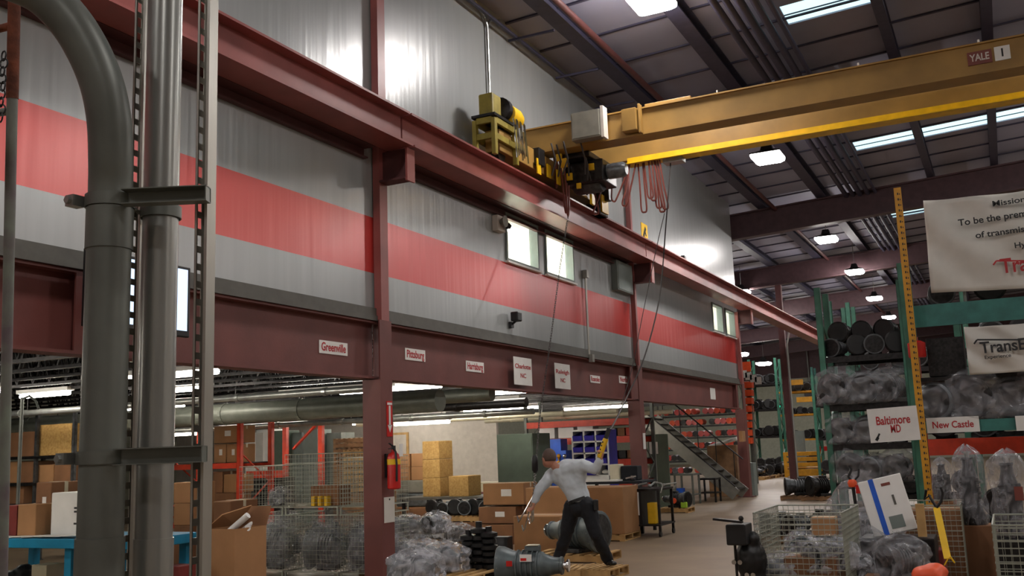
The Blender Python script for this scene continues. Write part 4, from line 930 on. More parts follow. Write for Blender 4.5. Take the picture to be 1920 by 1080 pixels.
# white box with blue stripe, leaning
p = at(1680, 1000, y=9.6)
o = thing('white_box', 'white carton with a blue stripe leaning in the right foreground', 'box', (p.x, 9.62, p.z)); o.rotation_euler = (R(-6), R(-12), R(8))
MB().bx(-.19, .19, 0, .24, 0, .5).build('carton', 'white', o, world=False, bevel=.008); MB().bx(-.1, -.055, -.003, -.0005, 0, .5).build('blue_stripe', 'bluebox', o, world=False)
MB().bx(.0, .08, -.003, -.0005, .42, .445).build('printing', 'cable', o, world=False); MB().bx(.06, .08, -.003, -.0005, .24, .33).build('printing', 'flash', o, world=False); MB().bx(-.02, .1, -.003, -.0005, .04, .15).build('grey_label', 'elec', o, world=False)
o = MB().bx(p.x + .19, p.x + .26, 9.5, 9.56, p.z - .02, p.z + .26).build('wooden_block', 'wood'); tag(o, 'small pale wooden block beside the white striped carton', 'block')
st = MB().bx(p.x - .3, p.x + .32, 9.45, 9.9, 0, p.z - .03).build('support_crate', 'dark', bevel=.01); tag(st, 'dark crate under the white striped carton', 'crate')
a = at(1690, 1058, y=8.6)
place(TB[3], (a.x, 8.7, max(.3, a.z - .12)), R(40), 'dark bagged lump in front of the white striped carton', None, .75)
st = MB().bx(a.x - .32, a.x + .3, 8.45, 9.0, 0, max(.3, a.z - .12) - .002).build('support_crate', 'card_d', bevel=.01); tag(st, 'low brown crate under the dark bagged lump in the right foreground', 'crate')
# yellow strap bar and hook, orange casting
a, b = at(1756, 952, y=9.3), at(1777, 1048, y=9.0)
o = MB().bar(a, b, .055, .01).bar(b, b + Vector((-.03, 0, -.05)), .03, .01).bar(b + Vector((.02, 0, .02)), b + Vector((.05, 0, -.03)), .03, .01).build('lifting_strap', 'yellow'); tag(o, 'yellow strap hanging down with a forked end in the right foreground', 'strap')
q = at(1756, 925, y=9.35); o = MB().tube([a + Vector((0, .01, 0)), a + Vector((-.05, .02, .1)), q + Vector((-.1, .02, -.05)), q + Vector((-.08, 0, .03))], .012, 8).tube([a, a + Vector((.04, 0, .05)), a + Vector((.06, 0, .12)), a + Vector((.05, 0, .17))], .012, 8).build('strap_handle', 'black', smooth=True); tag(o, 'black looped handle above the yellow strap', 'handle')
p = at(1742, 1078, y=8.0); o = lump(MB().ball(p, (.12, .12, .07)).ball(p + Vector((.04, .05, .02)), (.09, .1, .06)).bx(p.x - .1, p.x + .1, 7.9, 8.1, p.z - .25, p.z), 'orange_casting', 'orange_b', None, .015, disp=.01); tag(o, 'orange casting at the bottom edge below the yellow strap', 'casting')
st = MB().bx(p.x - .2, p.x + .2, 7.85, 8.25, 0, p.z - .26).build('support_crate', 'card_d'); tag(st, 'low crate under the orange casting', 'crate')
# wrapped bundle with hook tool
p0, p1 = at(1560, 905, y=12.5), at(1668, 1010, y=12.5)
t = thing('wrapped_bundle', 'tall grey plastic wrapped bundle standing behind the foreground wire basket', 'bundle', ((p0.x + p1.x) / 2, 12.8, 0))
mbx = make_trans(.9, .55, 'iron', 77, 'black', standing=True, name='x'); 
for ch_ in list(mbx.children): ch_.parent = t
bpy.data.objects.remove(mbx); bg = add_bag(t, .95, .8, p0.z + .12, 44)
p = at(1598, 905, y=10.0); q = at(1608, 972, y=10.0)
t = thing('hook_tool', 'black hook tool with an orange collar standing behind the foreground wire basket', 'tool', (q.x, 10.0, 0))
MB().tube([p, q, (q.x + .03, 10.0, .0)], .016, 8).tube([p, p + Vector((-.03, 0, .06)), p + Vector((.0, 0, .12)), p + Vector((-.01, 0, .16))], .014, 8).tube([p, p + Vector((.06, 0, .06)), p + Vector((.07, 0, .13))], .01, 8).build('shaft', 'black', t, smooth=True)
MB().lathe([(.035, -.04), (.045, 0), (.03, .03)], 12, Matrix.Translation(p)).build('orange_collar', 'orange_b', t, smooth=True); MB().bx(p.x + .03, p.x + .07, 9.97, 10.03, p.z - .1, p.z - .02).build('red_tag', 'redstrip', t)
for i, (px, py, y, sc, k) in enumerate([(1640, 990, 11.2, 1.0, 1), (1600, 1040, 9.4, 1.1, 3), (1640, 1075, 9.2, .9, 0)]):
    p = at(px, py, y=y); zb = max(0.02, p.z - .25)
    place(TB[k], (p.x, y + .2, zb), R(30 * i), 'dark bagged part in the jumble between the two right baskets, %s' % ['uppermost', 'middle one', 'lowest and nearest'][i], None, sc)
    st = MB().bx(p.x - .25, p.x + .25, y, y + .45, 0, zb - .002).build('support_crate', 'dark', bevel=.01); tag(st, 'dark crate in the jumble between the right baskets, %s' % ['rearmost', 'middle one', 'nearest'][i], 'crate')
# black unit on stand in aisle
p = at(1400, 990, y=8.3); t = thing('gearbox_on_stand', 'black gearbox on a thin stand at the bottom left of the right foreground basket', 'gearbox', (p.x, 8.35, 0))
a = at(1362, 978, y=8.3); b = at(1402, 1022, y=8.3)
MB().bx(a.x, b.x, 8.25, 8.5, b.z, a.z - .02).build('control_housing', 'black', t, bevel=.012)
e0, e1 = at(1338, 973, y=8.25), at(1392, 979, y=8.25); MB().bar(e0, e1, .06, .018).ball(e1 + Vector((-.01, 0, .03)), .022).build('lever', 'dark', t)
MB().tube([(a.x + .04, 8.37, 0), (a.x + .04, 8.37, b.z)], .012, 8).build('stand_leg', 'dark', t, smooth=True)
c_ = at(1404, 1052, y=8.4); mb = MB().ball((c_.x, 8.5, c_.z), (.13, .16, .2)).ball((c_.x + .01, 8.5, c_.z - .3), (.15, .17, .25)).ball((c_.x + .03, 8.45, c_.z + .17), (.07, .08, .07)).bx(c_.x - .12, c_.x + .12, 8.4, 8.6, .0, .3)
lump(mb, 'gear_case', 'black', t, .015, disp=.012)
mb = MB()
for k in range(6): mb.lathe([(.02, 0), (.02, .012)], 8, Matrix.Translation((c_.x - .1 + .05 * (k % 4), 8.31, c_.z - .2 + .1 * (k // 2))) @ rotm('X', 90))
mb.build('bolt_row', 'chrome', t, smooth=True)['kind'] = 'stuff'
# transmissions and pallets beyond the basket, yellow guard
zs = .13
for i, (px, y) in enumerate([(1500, 29.0), (1540, 28.5)]):
    p = at(px, 915, y=y); zq = max(.12, at(px, 918, y=y).z)
    place(PALD if i == 0 else PALD, (p.x, y + .4, 0), 0, 'wooden pallet on the floor beside the green rack, %s' % ['left one', 'right one'][i], 'pallets by the green rack')
    place(T_[1] if i else T_[0], (p.x, y + .3, .12), R(20 + 20 * i), 'bare transmission lying on a pallet left of the green rack, %s one' % ['left', 'right'][i], 'transmissions left of the green rack', 1.2)
for i, (px, py, y) in enumerate([(1455, 935, 17.0), (1492, 937, 17.0), (1530, 938, 17.0)]):
    p = at(px, py, y=y); place([T_[0], T_[2], T_[1]][i], (p.x, y + .3, .12), R(10 + 60 * i), 'grey casting heap just behind the right foreground basket, %s from the left' % ORD[i], 'castings behind the foreground basket', .9)
    place(PALD, (p.x, y + .3, 0), 0, 'worn pallet just behind the right foreground basket, %s from the left' % ORD[i], 'pallets behind the foreground basket', (.6, .9, 1))
a, b = at(1468, 848, y=46), at(1545, 892, y=46)
t = thing('guard_rail', 'bright yellow steel guard frame beside the aisle, left of the green rack', 'guard', ((a.x + b.x) / 2, 46.2, 0))
H_ = a.z
for z0, z1 in ((H_ - .18, H_), (H_ - .42, H_ - .24), (H_ - .66, H_ - .48), (.05, .35)): MB().bx(a.x + .12, b.x - .12, 46.0, 46.06, z0, z1).build('rail', 'yel_rack', t, bevel=.01)
for x in (a.x, b.x - .14): MB().bx(x, x + .14, 45.98, 46.12, 0, H_).build('post', 'yel_rack', t, bevel=.01)
MB().bx(a.x, b.x, 46.06, 47, .38, .42).build('shelf', 'yel_rack', t)
o = MB().bx(a.x + 1.5, a.x + 2.0, 46.1, 46.5, H_, H_ + .2).build('red_box', 'redstrip'); tag(o, 'small red box on top of the yellow guard frame', 'box')
p = at(1492, 828, y=47); o = MB().bx(p.x - .3, p.x + .35, 47, 47.4, 0, at(1492, 808, y=47).z).build('grey_cabinet', 'elec'); tag(o, 'grey upright cabinet behind the yellow guard frame', 'cabinet')

# ================================================================ STORAGE UNDER THE MEZZANINE
def onfloor(px, py, z=0): return at(px, py, z=z)
def bxpx(px0, py0, px1, py1, y, d, m, name, label, cat, z0=None, bevel=.006, group=None, tape=False, lab=False):
    """a box whose front face stands in the plane y"""
    a, b = at(px0, py0, y=y), at(px1, py1, y=y); zb = b.z if z0 is None else z0
    if tape or lab:
        o = make_box(b.x - a.x, d, a.z - zb, m, label, tape, lab, name); o.location = ((a.x + b.x) / 2, y + d / 2, zb); o['category'] = cat
        if group: o['group'] = group
        return o
    return tag(MB().bx(a.x, b.x, y, y + d, zb, a.z).build(name, m, bevel=bevel), label, cat, group)
struct(MB().bx(-30, at(932, 850, y=30).x, 30, 30.15, 0, 3.4).build('wall_storage', 'cream'))
struct(MB().bx(-30, -20, -8, -7.8, 0, 3.4).build('wall_storage.001', 'cream'))
a, b = at(728, 812, y=29.9), at(764, 812, y=29.9)
d_ = struct(MB().bx(a.x + .08, b.x - .08, 29.95, 29.99, 0, a.z - .08).build('door_1', 'cream'))
MB().bx(a.x, a.x + .08, 29.93, 29.99, 0, a.z).bx(b.x - .08, b.x, 29.93, 29.99, 0, a.z).bx(a.x + .08, b.x - .08, 29.93, 29.99, a.z - .08, a.z).build('door_frame', 'wood', d_)
MB().ball((b.x - .18, 29.92, 1.0), .035).build('door_handle', 'chrome', d_, smooth=True)
# blue bench at the left
zt = .93; bx0, bx1 = at(-60, 1010, y=7.5).x, at(352, 1010, y=8.2).x
t = thing('workbench', 'bright blue workbench at the lower left behind the bent conduit', 'workbench', ((bx0 + bx1) / 2, 7.9, 0))
MB().bx(bx0, bx1, 7.5, 8.4, zt - .1, zt).build('worktop', 'blue', t, bevel=.006)
for x in (bx0 + .1, at(122, 1060, y=7.55).x, bx1 - .12):
    for y in (7.58, 8.25): MB().bx(x - .05, x + .05, y, y + .08, 0, zt - .1).build('leg', 'blue', t)
MB().bx(bx0 + .1, bx1 - .1, 7.6, 8.3, .36, .4).build('lower_shelf', 'wood_d', t)
for i, (x, s_, m, nm, lab) in enumerate([(at(30, 1060, y=7.9).x, .3, 'black', 'bundle', 'black wrapped bundle on the shelf under the blue workbench'), (at(95, 1060, y=7.9).x, .22, 'tube', 'box', 'pale box on the shelf under the blue workbench'), (at(340, 1060, y=7.9).x, .24, 'card_r', 'box', 'dark red box on the workbench shelf between the slotted struts')]):
    o = lump(MB().ball((x, 7.9, .47), (.2, .16, .07)).ball((x + .08, 7.95, .52), (.12, .12, .08)), nm, m, None, .02, disp=.02) if nm == 'bundle' else MB().bx(x - .12, x + .12, 7.75, 8.0, .402, .402 + s_).build(nm, m, bevel=.005); tag(o, lab, nm)
for i, (px0, py0, px1, y, d, m, lab, tp) in enumerate([(8, 948, 32, 7.75, .45, 'card_r', 'dark red printed box at the left end of the blue workbench', 0), (34, 946, 68, 7.75, .45, 'card', 'shiny brown carton beside the dark red box on the blue workbench', 1), (68, 905, 97, 7.95, .4, 'card_d', 'tall brown carton with white label left of the white box', 1), (97, 924, 156, 7.85, .45, 'white', 'large white carton on the blue workbench behind the bent conduit', 0)]):
    a, b = at(px0, py0, y=y), at(px1, py0, y=y); o = make_box(b.x - a.x, d, a.z - zt, m, lab, bool(tp), i == 2); o.location = ((a.x + b.x) / 2, y + d / 2, zt + .001)
    if i == 3: [MB().bx(.12, .2, -.228, -.2255, q_, q_ + .02).build('printing', 'blktxt', o, world=False) for q_ in (.25, .29, .12)]
for i in range(6):
    x = at(20 + 24 * i, 1005, y=7.65).x; o = MB().bx(-.14, .14, -.1, .1, 0, .004).build('paper_sheet', 'white', world=False); o.location = (x, 7.64 + .02 * (i % 2), zt + .002 + .005 * i); o.rotation_euler = (0, 0, R(25 * i))
    tag(o, 'white paper sheet spread on the blue workbench, %s from the left' % ORD[i], 'paper', 'papers on the blue workbench')
a, b = at(45, 745, y=8.3), at(34, 925, y=8.3)
o = MB().tube([(b.x, 8.3, zt), (b.x, 8.3, a.z)], .022, 10).tube([(b.x, 8.3, a.z - .02), (b.x + .15, 8.28, a.z + .01), (b.x + .3, 8.26, a.z - .06), (b.x + .38, 8.24, a.z - .16)], .014, 8).build('bench_light_pole', 'galv_d', smooth=True); tag(o, 'thin grey pole rising from the blue workbench with a curved arm', 'pole')
# left shelf rack with cartons
YL = 12.0; la, lb = at(3, 850, y=YL).x, at(136, 850, y=YL).x; lz = [at(70, v, y=YL).z for v in (945, 905, 855)]
rL = rack('dark shelf rack full of brown cartons at the far left under the mezzanine', la, lb, YL, .9, lz, 2.6, 'iron', 'dark', pw=.06, beamh=.05)
MB().bx((la + lb) / 2 - .06, (la + lb) / 2, YL, YL + .05, 0, 2.6).build('upright', 'iron', rL)
k = 0
for (px0, py0, px1, lv_, m) in [(8, 812, 36, 2, 'card_d'), (38, 810, 64, 2, 'card_d'), (70, 797, 130, 2, 'osb'), (8, 866, 34, 1, 'card'), (36, 866, 62, 1, 'card_d'), (68, 872, 96, 1, 'card'), (98, 866, 132, 1, 'card_d'), (8, 912, 40, 0, 'card_d'), (64, 908, 92, 0, 'card_d'), (96, 915, 130, 0, 'card')]:
    a, b = at(px0, py0, y=YL + .05), at(px1, py0, y=YL + .05)
    o = make_box(b.x - a.x, .6, a.z - lz[lv_], m, 'brown carton on the %s shelf of the far left rack, %s in order' % (['lower', 'middle', 'top'][lv_], ORD[k]), m == 'card', False); o['group'] = 'cartons on the far left rack'
    if m == 'osb': o['label'] = 'largest straw-coloured carton on the top shelf of the far left rack'; del o['group']
    o.location = ((a.x + b.x) / 2, YL + .4, lz[lv_] + .001); k += 1
for i, (px0, py0, py1) in enumerate([(136, 808, 820), (136, 838, 848)]):
    bxpx(px0, py0, px0 + 30, py1, 13.5, .3, 'white', 'white_tray', 'white tray at the far left beside the bent conduit, %s' % ['upper one', 'lower one'][i], 'tray')
bxpx(130, 850, 160, 1000, 13.6, .4, 'cream', 'tall_cabinet', 'pale tall cabinet at the far left carrying two white trays', 'cabinet', z0=0)
# brown cartons between the struts
zz = 0
for i, (py0, m) in enumerate([(985, 'card_d'), (944, 'card'), (905, 'card')]):
    a, b = at(326, py0, y=9.6), at(362, py0, y=9.6); o = make_box(b.x - a.x, .4, a.z - zz - .002, m, 'brown carton in the stack seen between the two struts, %s' % ['lowest', 'middle', 'topmost'][i], True, False); o.location = ((a.x + b.x) / 2, 9.8, zz + .001); zz = a.z
# open carton with papers
a, b = at(385, 992, y=8.2), at(440, 992, y=8.2)
t = thing('open_carton', 'large open cardboard carton with raised flaps in the left foreground', 'box', ((a.x + b.x) / 2, 8.5, 0)); x0, x1 = a.x, b.x; zt = a.z
MB().bx(x0, x1, 8.2, 8.21, 0, zt).bx(x0, x1, 8.69, 8.7, 0, zt).bx(x0, x0 + .01, 8.21, 8.69, 0, zt).bx(x1 - .01, x1, 8.21, 8.69, 0, zt).bx(x0 + .01, x1 - .01, 8.21, 8.69, zt - .3, zt - .29).build('carton', 'card', t)
MB().bar(((x0 + x1) / 2, 8.7, zt), ((x0 + x1) / 2, 8.78, zt + .2), x1 - x0, .008).build('back_flap', 'card_d', t)
fl_ = MB().add([(x0, 8.2, zt), (x0, 8.69, zt), (x0 + .2, 8.69, zt + .22), (x0 + .18, 8.25, zt + .15), (x0, 8.2, zt - .008), (x0, 8.69, zt - .008), (x0 + .21, 8.69, zt + .212), (x0 + .19, 8.25, zt + .142)], [(0, 1, 2, 3), (7, 6, 5, 4), (0, 3, 7, 4), (1, 5, 6, 2), (3, 2, 6, 7), (0, 4, 5, 1)]).build('side_flap', 'card', t)
for i, (dx, dy, rr) in enumerate([(.12, .2, 30), (.15, .3, -20), (.1, .38, 60), (.2, .12, 10)]):
    o = MB().tube([(0, 0, 0), (.3, 0, .02 * i)], .035, 10).build('paper_roll', 'white', world=False, smooth=True); o.location = (x0 + dx, 8.2 + dy, zt - .2 + .05 * i); o.rotation_euler = (0, R(-25), R(rr)); o.parent = None
    tag(o, 'white crumpled paper roll in the open carton, %s' % ['frontmost', 'middle one', 'rearmost', 'rightmost'][i], 'paper')
bxpx(400, 940, 432, 1010, 9.6, .5, 'card_d', 'brown_carton', 'brown carton with drooping flap behind the open carton', 'box', z0=0, tape=True)
# orange rack with cartons
YO = 15.0; oz = at(420, 868, y=YO).z
rO = rack('orange-red pallet rack with cartons just right of the slotted strut', at(380, 860, y=YO).x - 1.0, at(447, 860, y=YO).x, YO, 1.0, [.5, oz], 2.42, 'orange', 'orange', pw=.09)
k = 0
for (px0, py0, px1, py1) in [(398, 800, 443, 832), (398, 834, 420, 862), (422, 834, 443, 862)]:
    a, b = at(px0, py0, y=YO + .1), at(px1, py1, y=YO + .1); zb = oz if py1 > 850 else at(px0, 832, y=YO + .1).z
    if py1 > 850: a.z = at(px0, 833, y=YO + .1).z - .004
    o = make_box(b.x - a.x, .5, a.z - zb, 'card', ['wide tan carton on top of the orange rack stack', 'tan carton at the left under the wide one on the orange rack', 'tan carton at the right under the wide one on the orange rack'][k], True, True); o.location = ((a.x + b.x) / 2, YO + .4, zb + .002); k += 1
for i, (px0, py0, px1) in enumerate([(396, 885, 414), (416, 890, 440), (398, 925, 436)]):
    a, b = at(px0, py0, y=YO + .15), at(px1, py0, y=YO + .15); zb = .5 if i == 2 else .5
    if i < 2: zb = at(400, 925, y=YO + .15).z + .003
    o = make_box(b.x - a.x, .5, a.z - zb, 'card_d' if i != 1 else 'card', 'carton on the lower shelf of the orange rack, %s' % ['left one', 'right one', 'bottom one'][i], True, False); o.location = ((a.x + b.x) / 2, YO + .45, zb + .002)
# wire baskets stacked, filled with bagged parts
YW = 11.5
bw = [(at(448, 900, y=YW).x, at(531, 900, y=YW).x), (at(533, 900, y=YW).x, at(634, 900, y=YW).x), (at(636, 900, y=YW).x, at(693, 900, y=YW).x - .0)]
z1_ = at(560, 965, y=YW).z
for i, (a, b) in enumerate(bw):
    for j in range(2):
        hgt = z1_ - .01 if j == 0 else at(560, [872, 852, 862][i], y=YW).z - z1_
        o = make_basket(b - a - .02, 1.0, hgt, 'wire basket in the %s row of the stack left of the extinguisher column, %s' % (['lower', 'upper'][j], ['leftmost', 'middle', 'rightmost'][i]), .06, .004); o['group'] = 'stacked wire baskets'
        o.location = ((a + b) / 2, YW + .5, 0 if j == 0 else z1_)
    for q in range(2):
        place(TB[(i * 2 + q) % 4], ((a + b) / 2 + (-.12 if q else .1), YW + .28 + .4 * q, .105), R(10 * i - 10 * q), 'bagged dark part in the lower row of wire baskets, %s from the left' % ORD[i * 2 + q], 'bagged parts in the lower baskets', (1.45 if i == 1 else 1.15, 1.0, 1.75))
o = make_box(.5, .3, .28, 'card_d', 'brown slatted tray inside the upper middle wire basket', tape=False, lab=False); o.location = (bw[1][0] + .45, YW + .5, z1_ + .1)
place(TB[3], (bw[0][0] + .35, YW + .5, z1_ + .1), 0, 'small bagged part in the upper left wire basket', None, .6)
for i in range(3):
    o = MB().bx(-.03, .03, -.05, .05, 0, .14).build('yellow_bottle', 'yellow', world=False, bevel=.01); o.location = (at(606 + 12 * i, 905, y=12).x, YW + .3, z1_ + .1 + .0); tag(o, 'small yellow container in the upper middle wire basket, %s from the left' % ORD[i], 'container', 'yellow containers in the basket'); 
# things behind the baskets
YR = 19.5
xl, xr = at(533, 850, y=YR).x, at(600, 850, y=YR).x
rR = thing('pallet_rack', 'orange-red rack frame with a slanted red brace behind the wire baskets', 'rack', ((xl + xr) / 2, YR, 0))
for x in (xl, xr): MB().bx(x - .06, x + .06, YR, YR + .1, 0, 2.45).build('upright', 'orange', rR)
q = at(560, 943, y=YR); MB().bx(xl + .06, xr - .06, YR, YR + .05, q.z - .12, q.z).build('beam', 'orange', rR)
MB().bar(at(592, 797, y=YR - .02), at(550, 842, y=YR - .02), .07, .04).build('brace', 'orange', rR)
bxpx(462, 884, 530, 896, YR - 1, .12, 'orange', 'rack_beam', 'loose orange beam resting behind the leftmost upper wire basket', 'beam', bevel=0)
bxpx(470, 897, 526, 1000, YR - 1.1, .5, 'dark', 'parts_cabinet', 'dark parts cabinet under the loose orange beam behind the baskets', 'cabinet', z0=0)
for i, (px0, px1, py0, m, nm, lab, cat) in enumerate([(460, 478, 812, 'white', 'wrapped_roll', 'slim white wrapped roll behind the orange rack upright', 'roll'), (481, 512, 806, 'bag', 'wrapped_stack', 'white plastic wrapped stack behind the wire baskets', 'stack'), (513, 534, 808, 'board', 'leaning_board', 'dark grey board leaning behind the wire baskets', 'board'), (540, 566, 812, 'elec', 'metal_locker', 'grey metal locker behind the orange frame, left one', 'locker'), (569, 596, 806, 'elec', 'metal_locker', 'grey metal locker behind the orange frame, middle one', 'locker'), (612, 641, 812, 'galv_d', 'metal_locker', 'grey metal locker right of the orange frame', 'locker')]):
    bxpx(px0, py0, px1, 1000, 21 + .3 * (i % 2), .6, m if m != 'bag' else 'white', nm, lab, cat, z0=0)
for i in range(7):
    a = at(676, 884, y=17.5); o = place(PAL, (at(668, 880, y=17.5).x, 18, max(0, .13 * (i + 7)) ), 0, 'light wooden pallet in the stack beside the extinguisher column, %s from the bottom' % ORD[i], 'stacked light pallets', (.62, 1, 1))
st = MB().bx(at(668, 880, y=17.5).x - .34, at(668, 880, y=17.5).x + .34, 17.5, 18.5, 0, .905).build('pallet_crate', 'wood_d'); tag(st, 'weathered crate carrying the stack of light pallets', 'crate')
for i in range(5): place(PALD, (at(655, 860, y=20.5).x, 21, 1.5 + .125 * i), 0, 'brown pallet in the darker stack behind the light pallets, %s from the bottom' % ORD[i], 'stacked brown pallets', (.9, 1, 1))
st = MB().bx(at(655, 860, y=20.5).x - .5, at(655, 860, y=20.5).x + .5, 20.5, 21.5, 0, 1.498).build('pallet_crate', 'wood_d'); tag(st, 'tall weathered crate carrying the stack of brown pallets', 'crate')
# straw coloured boxes
YS = 20.0; sz = at(820, 931, y=YS).z; x0, x1 = at(793, 930, y=YS).x, at(826, 930, y=YS).x; zt_ = at(800, 827, y=YS).z; hb_ = (zt_ - sz) / 3
for i in range(3):
    o = make_box(x1 - x0 - .01 * i, .62, hb_ - .006, 'osb', 'straw-coloured carton in the stack of three under the long lamp, %s' % ['lowest', 'middle', 'topmost'][i], False, False, 'straw_carton'); o.location = ((x0 + x1) / 2, YS + .31, sz + hb_ * i)
a, b = at(841, 893, y=YS - .1), at(878, 893, y=YS - .1); o = make_box(b.x - a.x, .6, a.z - sz, 'osb', 'wide straw-coloured carton standing alone right of the stack of three', False, False, 'straw_carton'); o.location = ((a.x + b.x) / 2, YS + .2, sz)
tb = thing('packing_table', 'dark table carrying the straw-coloured cartons', 'table', ((x0 + b.x) / 2, YS + .3, 0))
MB().bx(x0 - .5, b.x + 1.0, YS - .3, YS + 1.0, sz - .06, sz - .001).build('table_top', 'flash', tb)
for x in (x0 - .4, b.x + .9):
    for y in (YS - .2, YS + .9): MB().bx(x - .03, x + .03, y - .03, y + .03, 0, sz - .06).build('leg', 'dark', tb)
k = 0
for c_ in range(2):
    for r_ in range(2):
        px0 = (744, 769)[c_]; a, b = at(px0, (876, 851)[r_], y=22), at(px0 + 23, 900, y=22); zb = at(750, 901, y=22).z; hh = (at(750, 851, y=22).z - zb) / 2
        o = make_box(b.x - a.x, .5, hh - .005, 'card', 'tan carton in the block of four behind the extinguisher, %s' % ['lower left', 'upper left', 'lower right', 'upper right'][k], False, False); o.location = ((a.x + b.x) / 2, 22.3, zb + hh * r_); k += 1
zb = at(750, 901, y=22).z; xx0, xx1 = at(742, 900, y=22).x, at(796, 900, y=22).x
for i in range(3): tag(MB().bx(xx0, xx1 + .06, 22, 22.8, zb * i / 3 + (.01 if i else 0), zb * (i + 1) / 3 - .002).build('wrapped_stack', ['card_d', 'iron_l', 'panelbox'][i], bevel=.03), 'grey plastic wrapped layer below the block of four cartons, %s' % ['lowest', 'middle', 'topmost'][i], 'stack')
# pale desk and red things beside the green cabinet
bxpx(884, 905, 932, 925, 24, .8, 'tube', 'pale_desk', 'pale desk catching the light left of the green cabinet', 'desk', z0=0)
bxpx(882, 924, 925, 940, 21.5, .5, 'card_r', 'red_crate', 'dark red crate of small parts left of the green cabinet', 'crate', z0=0)
a, b = at(931, 815, y=19), at(998, 815, y=19)
t = thing('steel_cabinet', 'large plain grey-green cabinet standing behind the cartons left of the man', 'cabinet', ((a.x + b.x) / 2, 19.3, 0))
MB().bx(a.x, b.x, 19, 19.9, 0, a.z).build('body', 'board', t, bevel=.01); MB().bx(a.x + .02, b.x - .02, 18.985, 18.999, .1, a.z - .02).build('door', 'board', t)
# row of black castings on pallets
for i in range(3): place(PAL, (at(820 + 45 * i, 968, y=17).x, 17.4, .35), 0, 'light pallet under the row of black castings, %s from the left' % ORD[i], 'pallets under the black castings', (.62, .8, 1))
st = MB().bx(at(795, 968, y=17).x, at(935, 968, y=17).x, 17, 17.8, 0, .348).build('crate', 'card_d'); tag(st, 'long low crate under the row of black castings', 'crate')
fill([T_[1], T_[2]], at(798, 960, y=17).x, at(915, 960, y=17).x, 17.3, .47, 6, 'black casting with shiny wrap', 'the light pallets below the straw cartons', 'row of black castings', rot=90, sc=(.62, .75))
# cartons left of the man
YC_ = 16.6
def carton_px(px0, py0, px1, py1, y, d, m, lab, tape=True, labl=True, z0=None): return bxpx(px0, py0, px1, py1, y, d, m, 'cardboard_box', lab, 'box', z0=z0, tape=tape or True, lab=labl)
z_ = [at(930, v, y=YC_).z for v in (947, 981, 1012)]
carton_px(905, 907, 983, 947, YC_, .6, 'card', 'top carton with two white labels in the stack left of the man', z0=z_[0] + .002)
carton_px(897, 951, 968, 981, YC_ - .1, .6, 'card_d', 'second carton with one white label in the stack left of the man', z0=z_[1] + .002)
carton_px(890, 984, 962, 1012, YC_ - .2, .7, 'card_d', 'plain lowest carton in the stack left of the man', labl=False, z0=0)
carton_px(962, 968, 1052, 1030, 14.9, .7, 'card', 'wide brown carton on the floor behind the hooks', labl=False, z0=0)
carton_px(985, 915, 1075, 1000, 16.0, .7, 'card', 'big brown carton directly behind the bending man', labl=False, z0=0)
o = lump(MB().bx(-.16, .16, -.1, .1, 0, .3).ball((0, 0, .15), .16), 'black_casting', 'black', None, .02, world=False); q = at(940, 1030, y=14.3); o.location = (q.x, 14.3, max(0, q.z - .1)); tag(o, 'small black block on the floor left of the wide carton', 'casting')
# gaylord on pallet, workbench and cart
a, b = at(1062, 915, y=17.1), at(1166, 915, y=17.1)
o = place(PAL, ((a.x + b.x) / 2, 17.55, 0), 0, 'wooden pallet under the large brown carton right of the man', None, ((b.x - a.x) / 1.1, .9, 1))
o = make_box(b.x - a.x, .85, a.z - .12, 'card', 'large brown carton on a pallet right of the man', False, False); o.location = ((a.x + b.x) / 2, 17.55, .12)
t = thing('workbench', 'workbench with dark blue top behind the large brown carton', 'workbench', (at(1150, 900, y=18.8).x, 19, 0)); a, b = at(1085, 903, y=18.6), at(1203, 900, y=18.6)
MB().bx(a.x, b.x, 18.6, 19.5, .95, 1.0).build('worktop', 'trouser', t, bevel=.005); MB().bx(a.x, b.x - .5, 18.6, 18.9, 1.001, 1.03).build('white_ledge', 'white', t)
for x in (a.x + .06, b.x - .06):
    for y in (18.66, 19.42): MB().bx(x - .03, x + .03, y - .03, y + .03, 0, .95).build('leg', 'dark', t)
def onb(px0, py0, px1, y, m, nm, lab, cat, d=.3, z=1.001):
    a, b = at(px0, py0, y=y), at(px1, py0, y=y); return tag(MB().bx(a.x, b.x, y, y + d, z, a.z).build(nm, m, bevel=.02), lab, cat)
onb(1142, 871, 1160, 18.95, 'tube', 'cream_box', 'cream box on the dark blue workbench', 'box'); onb(1163, 874, 1194, 19.0, 'trouser', 'tool_case', 'dark blue case on the workbench beside the cream box', 'case')
q = at(1182, 893, y=18.7); o = MB().lathe([(.05, 0), (.07, .03), (.03, .06), (.03, .1)], 12, Matrix.Translation((q.x, 18.8, 1.001))).bar((q.x - .12, 18.75, 1.05), (q.x + .08, 18.8, 1.09), .03).build('bench_vise', 'chrome', smooth=True); tag(o, 'shiny vise at the right end of the dark blue workbench', 'vise')
ca, cb = at(1166, 916, y=18.0).x, at(1238, 916, y=18.0).x
t = thing('utility_cart', 'black metal utility cart on casters in front of the workbench column', 'cart', ((ca + cb) / 2, 18.4, 0))
MB().bx(ca, cb, 17.9, 18.8, .84, .88).build('top_tray', 'dark', t, bevel=.005); MB().bx(ca, cb, 17.9, 18.8, .2, .23).build('lower_tray', 'dark', t)
for x in (ca + .03, cb - .03):
    for y in (17.95, 18.75):
        lg = MB().bx(x - .022, x + .022, y - .022, y + .022, .1, .88).build('leg', 'dark', t); MB().lathe([(.055, -.018), (.055, .018)], 14, Matrix.Translation((x, y, .056)) @ rotm('Y', 90)).build('caster', 'black', lg)
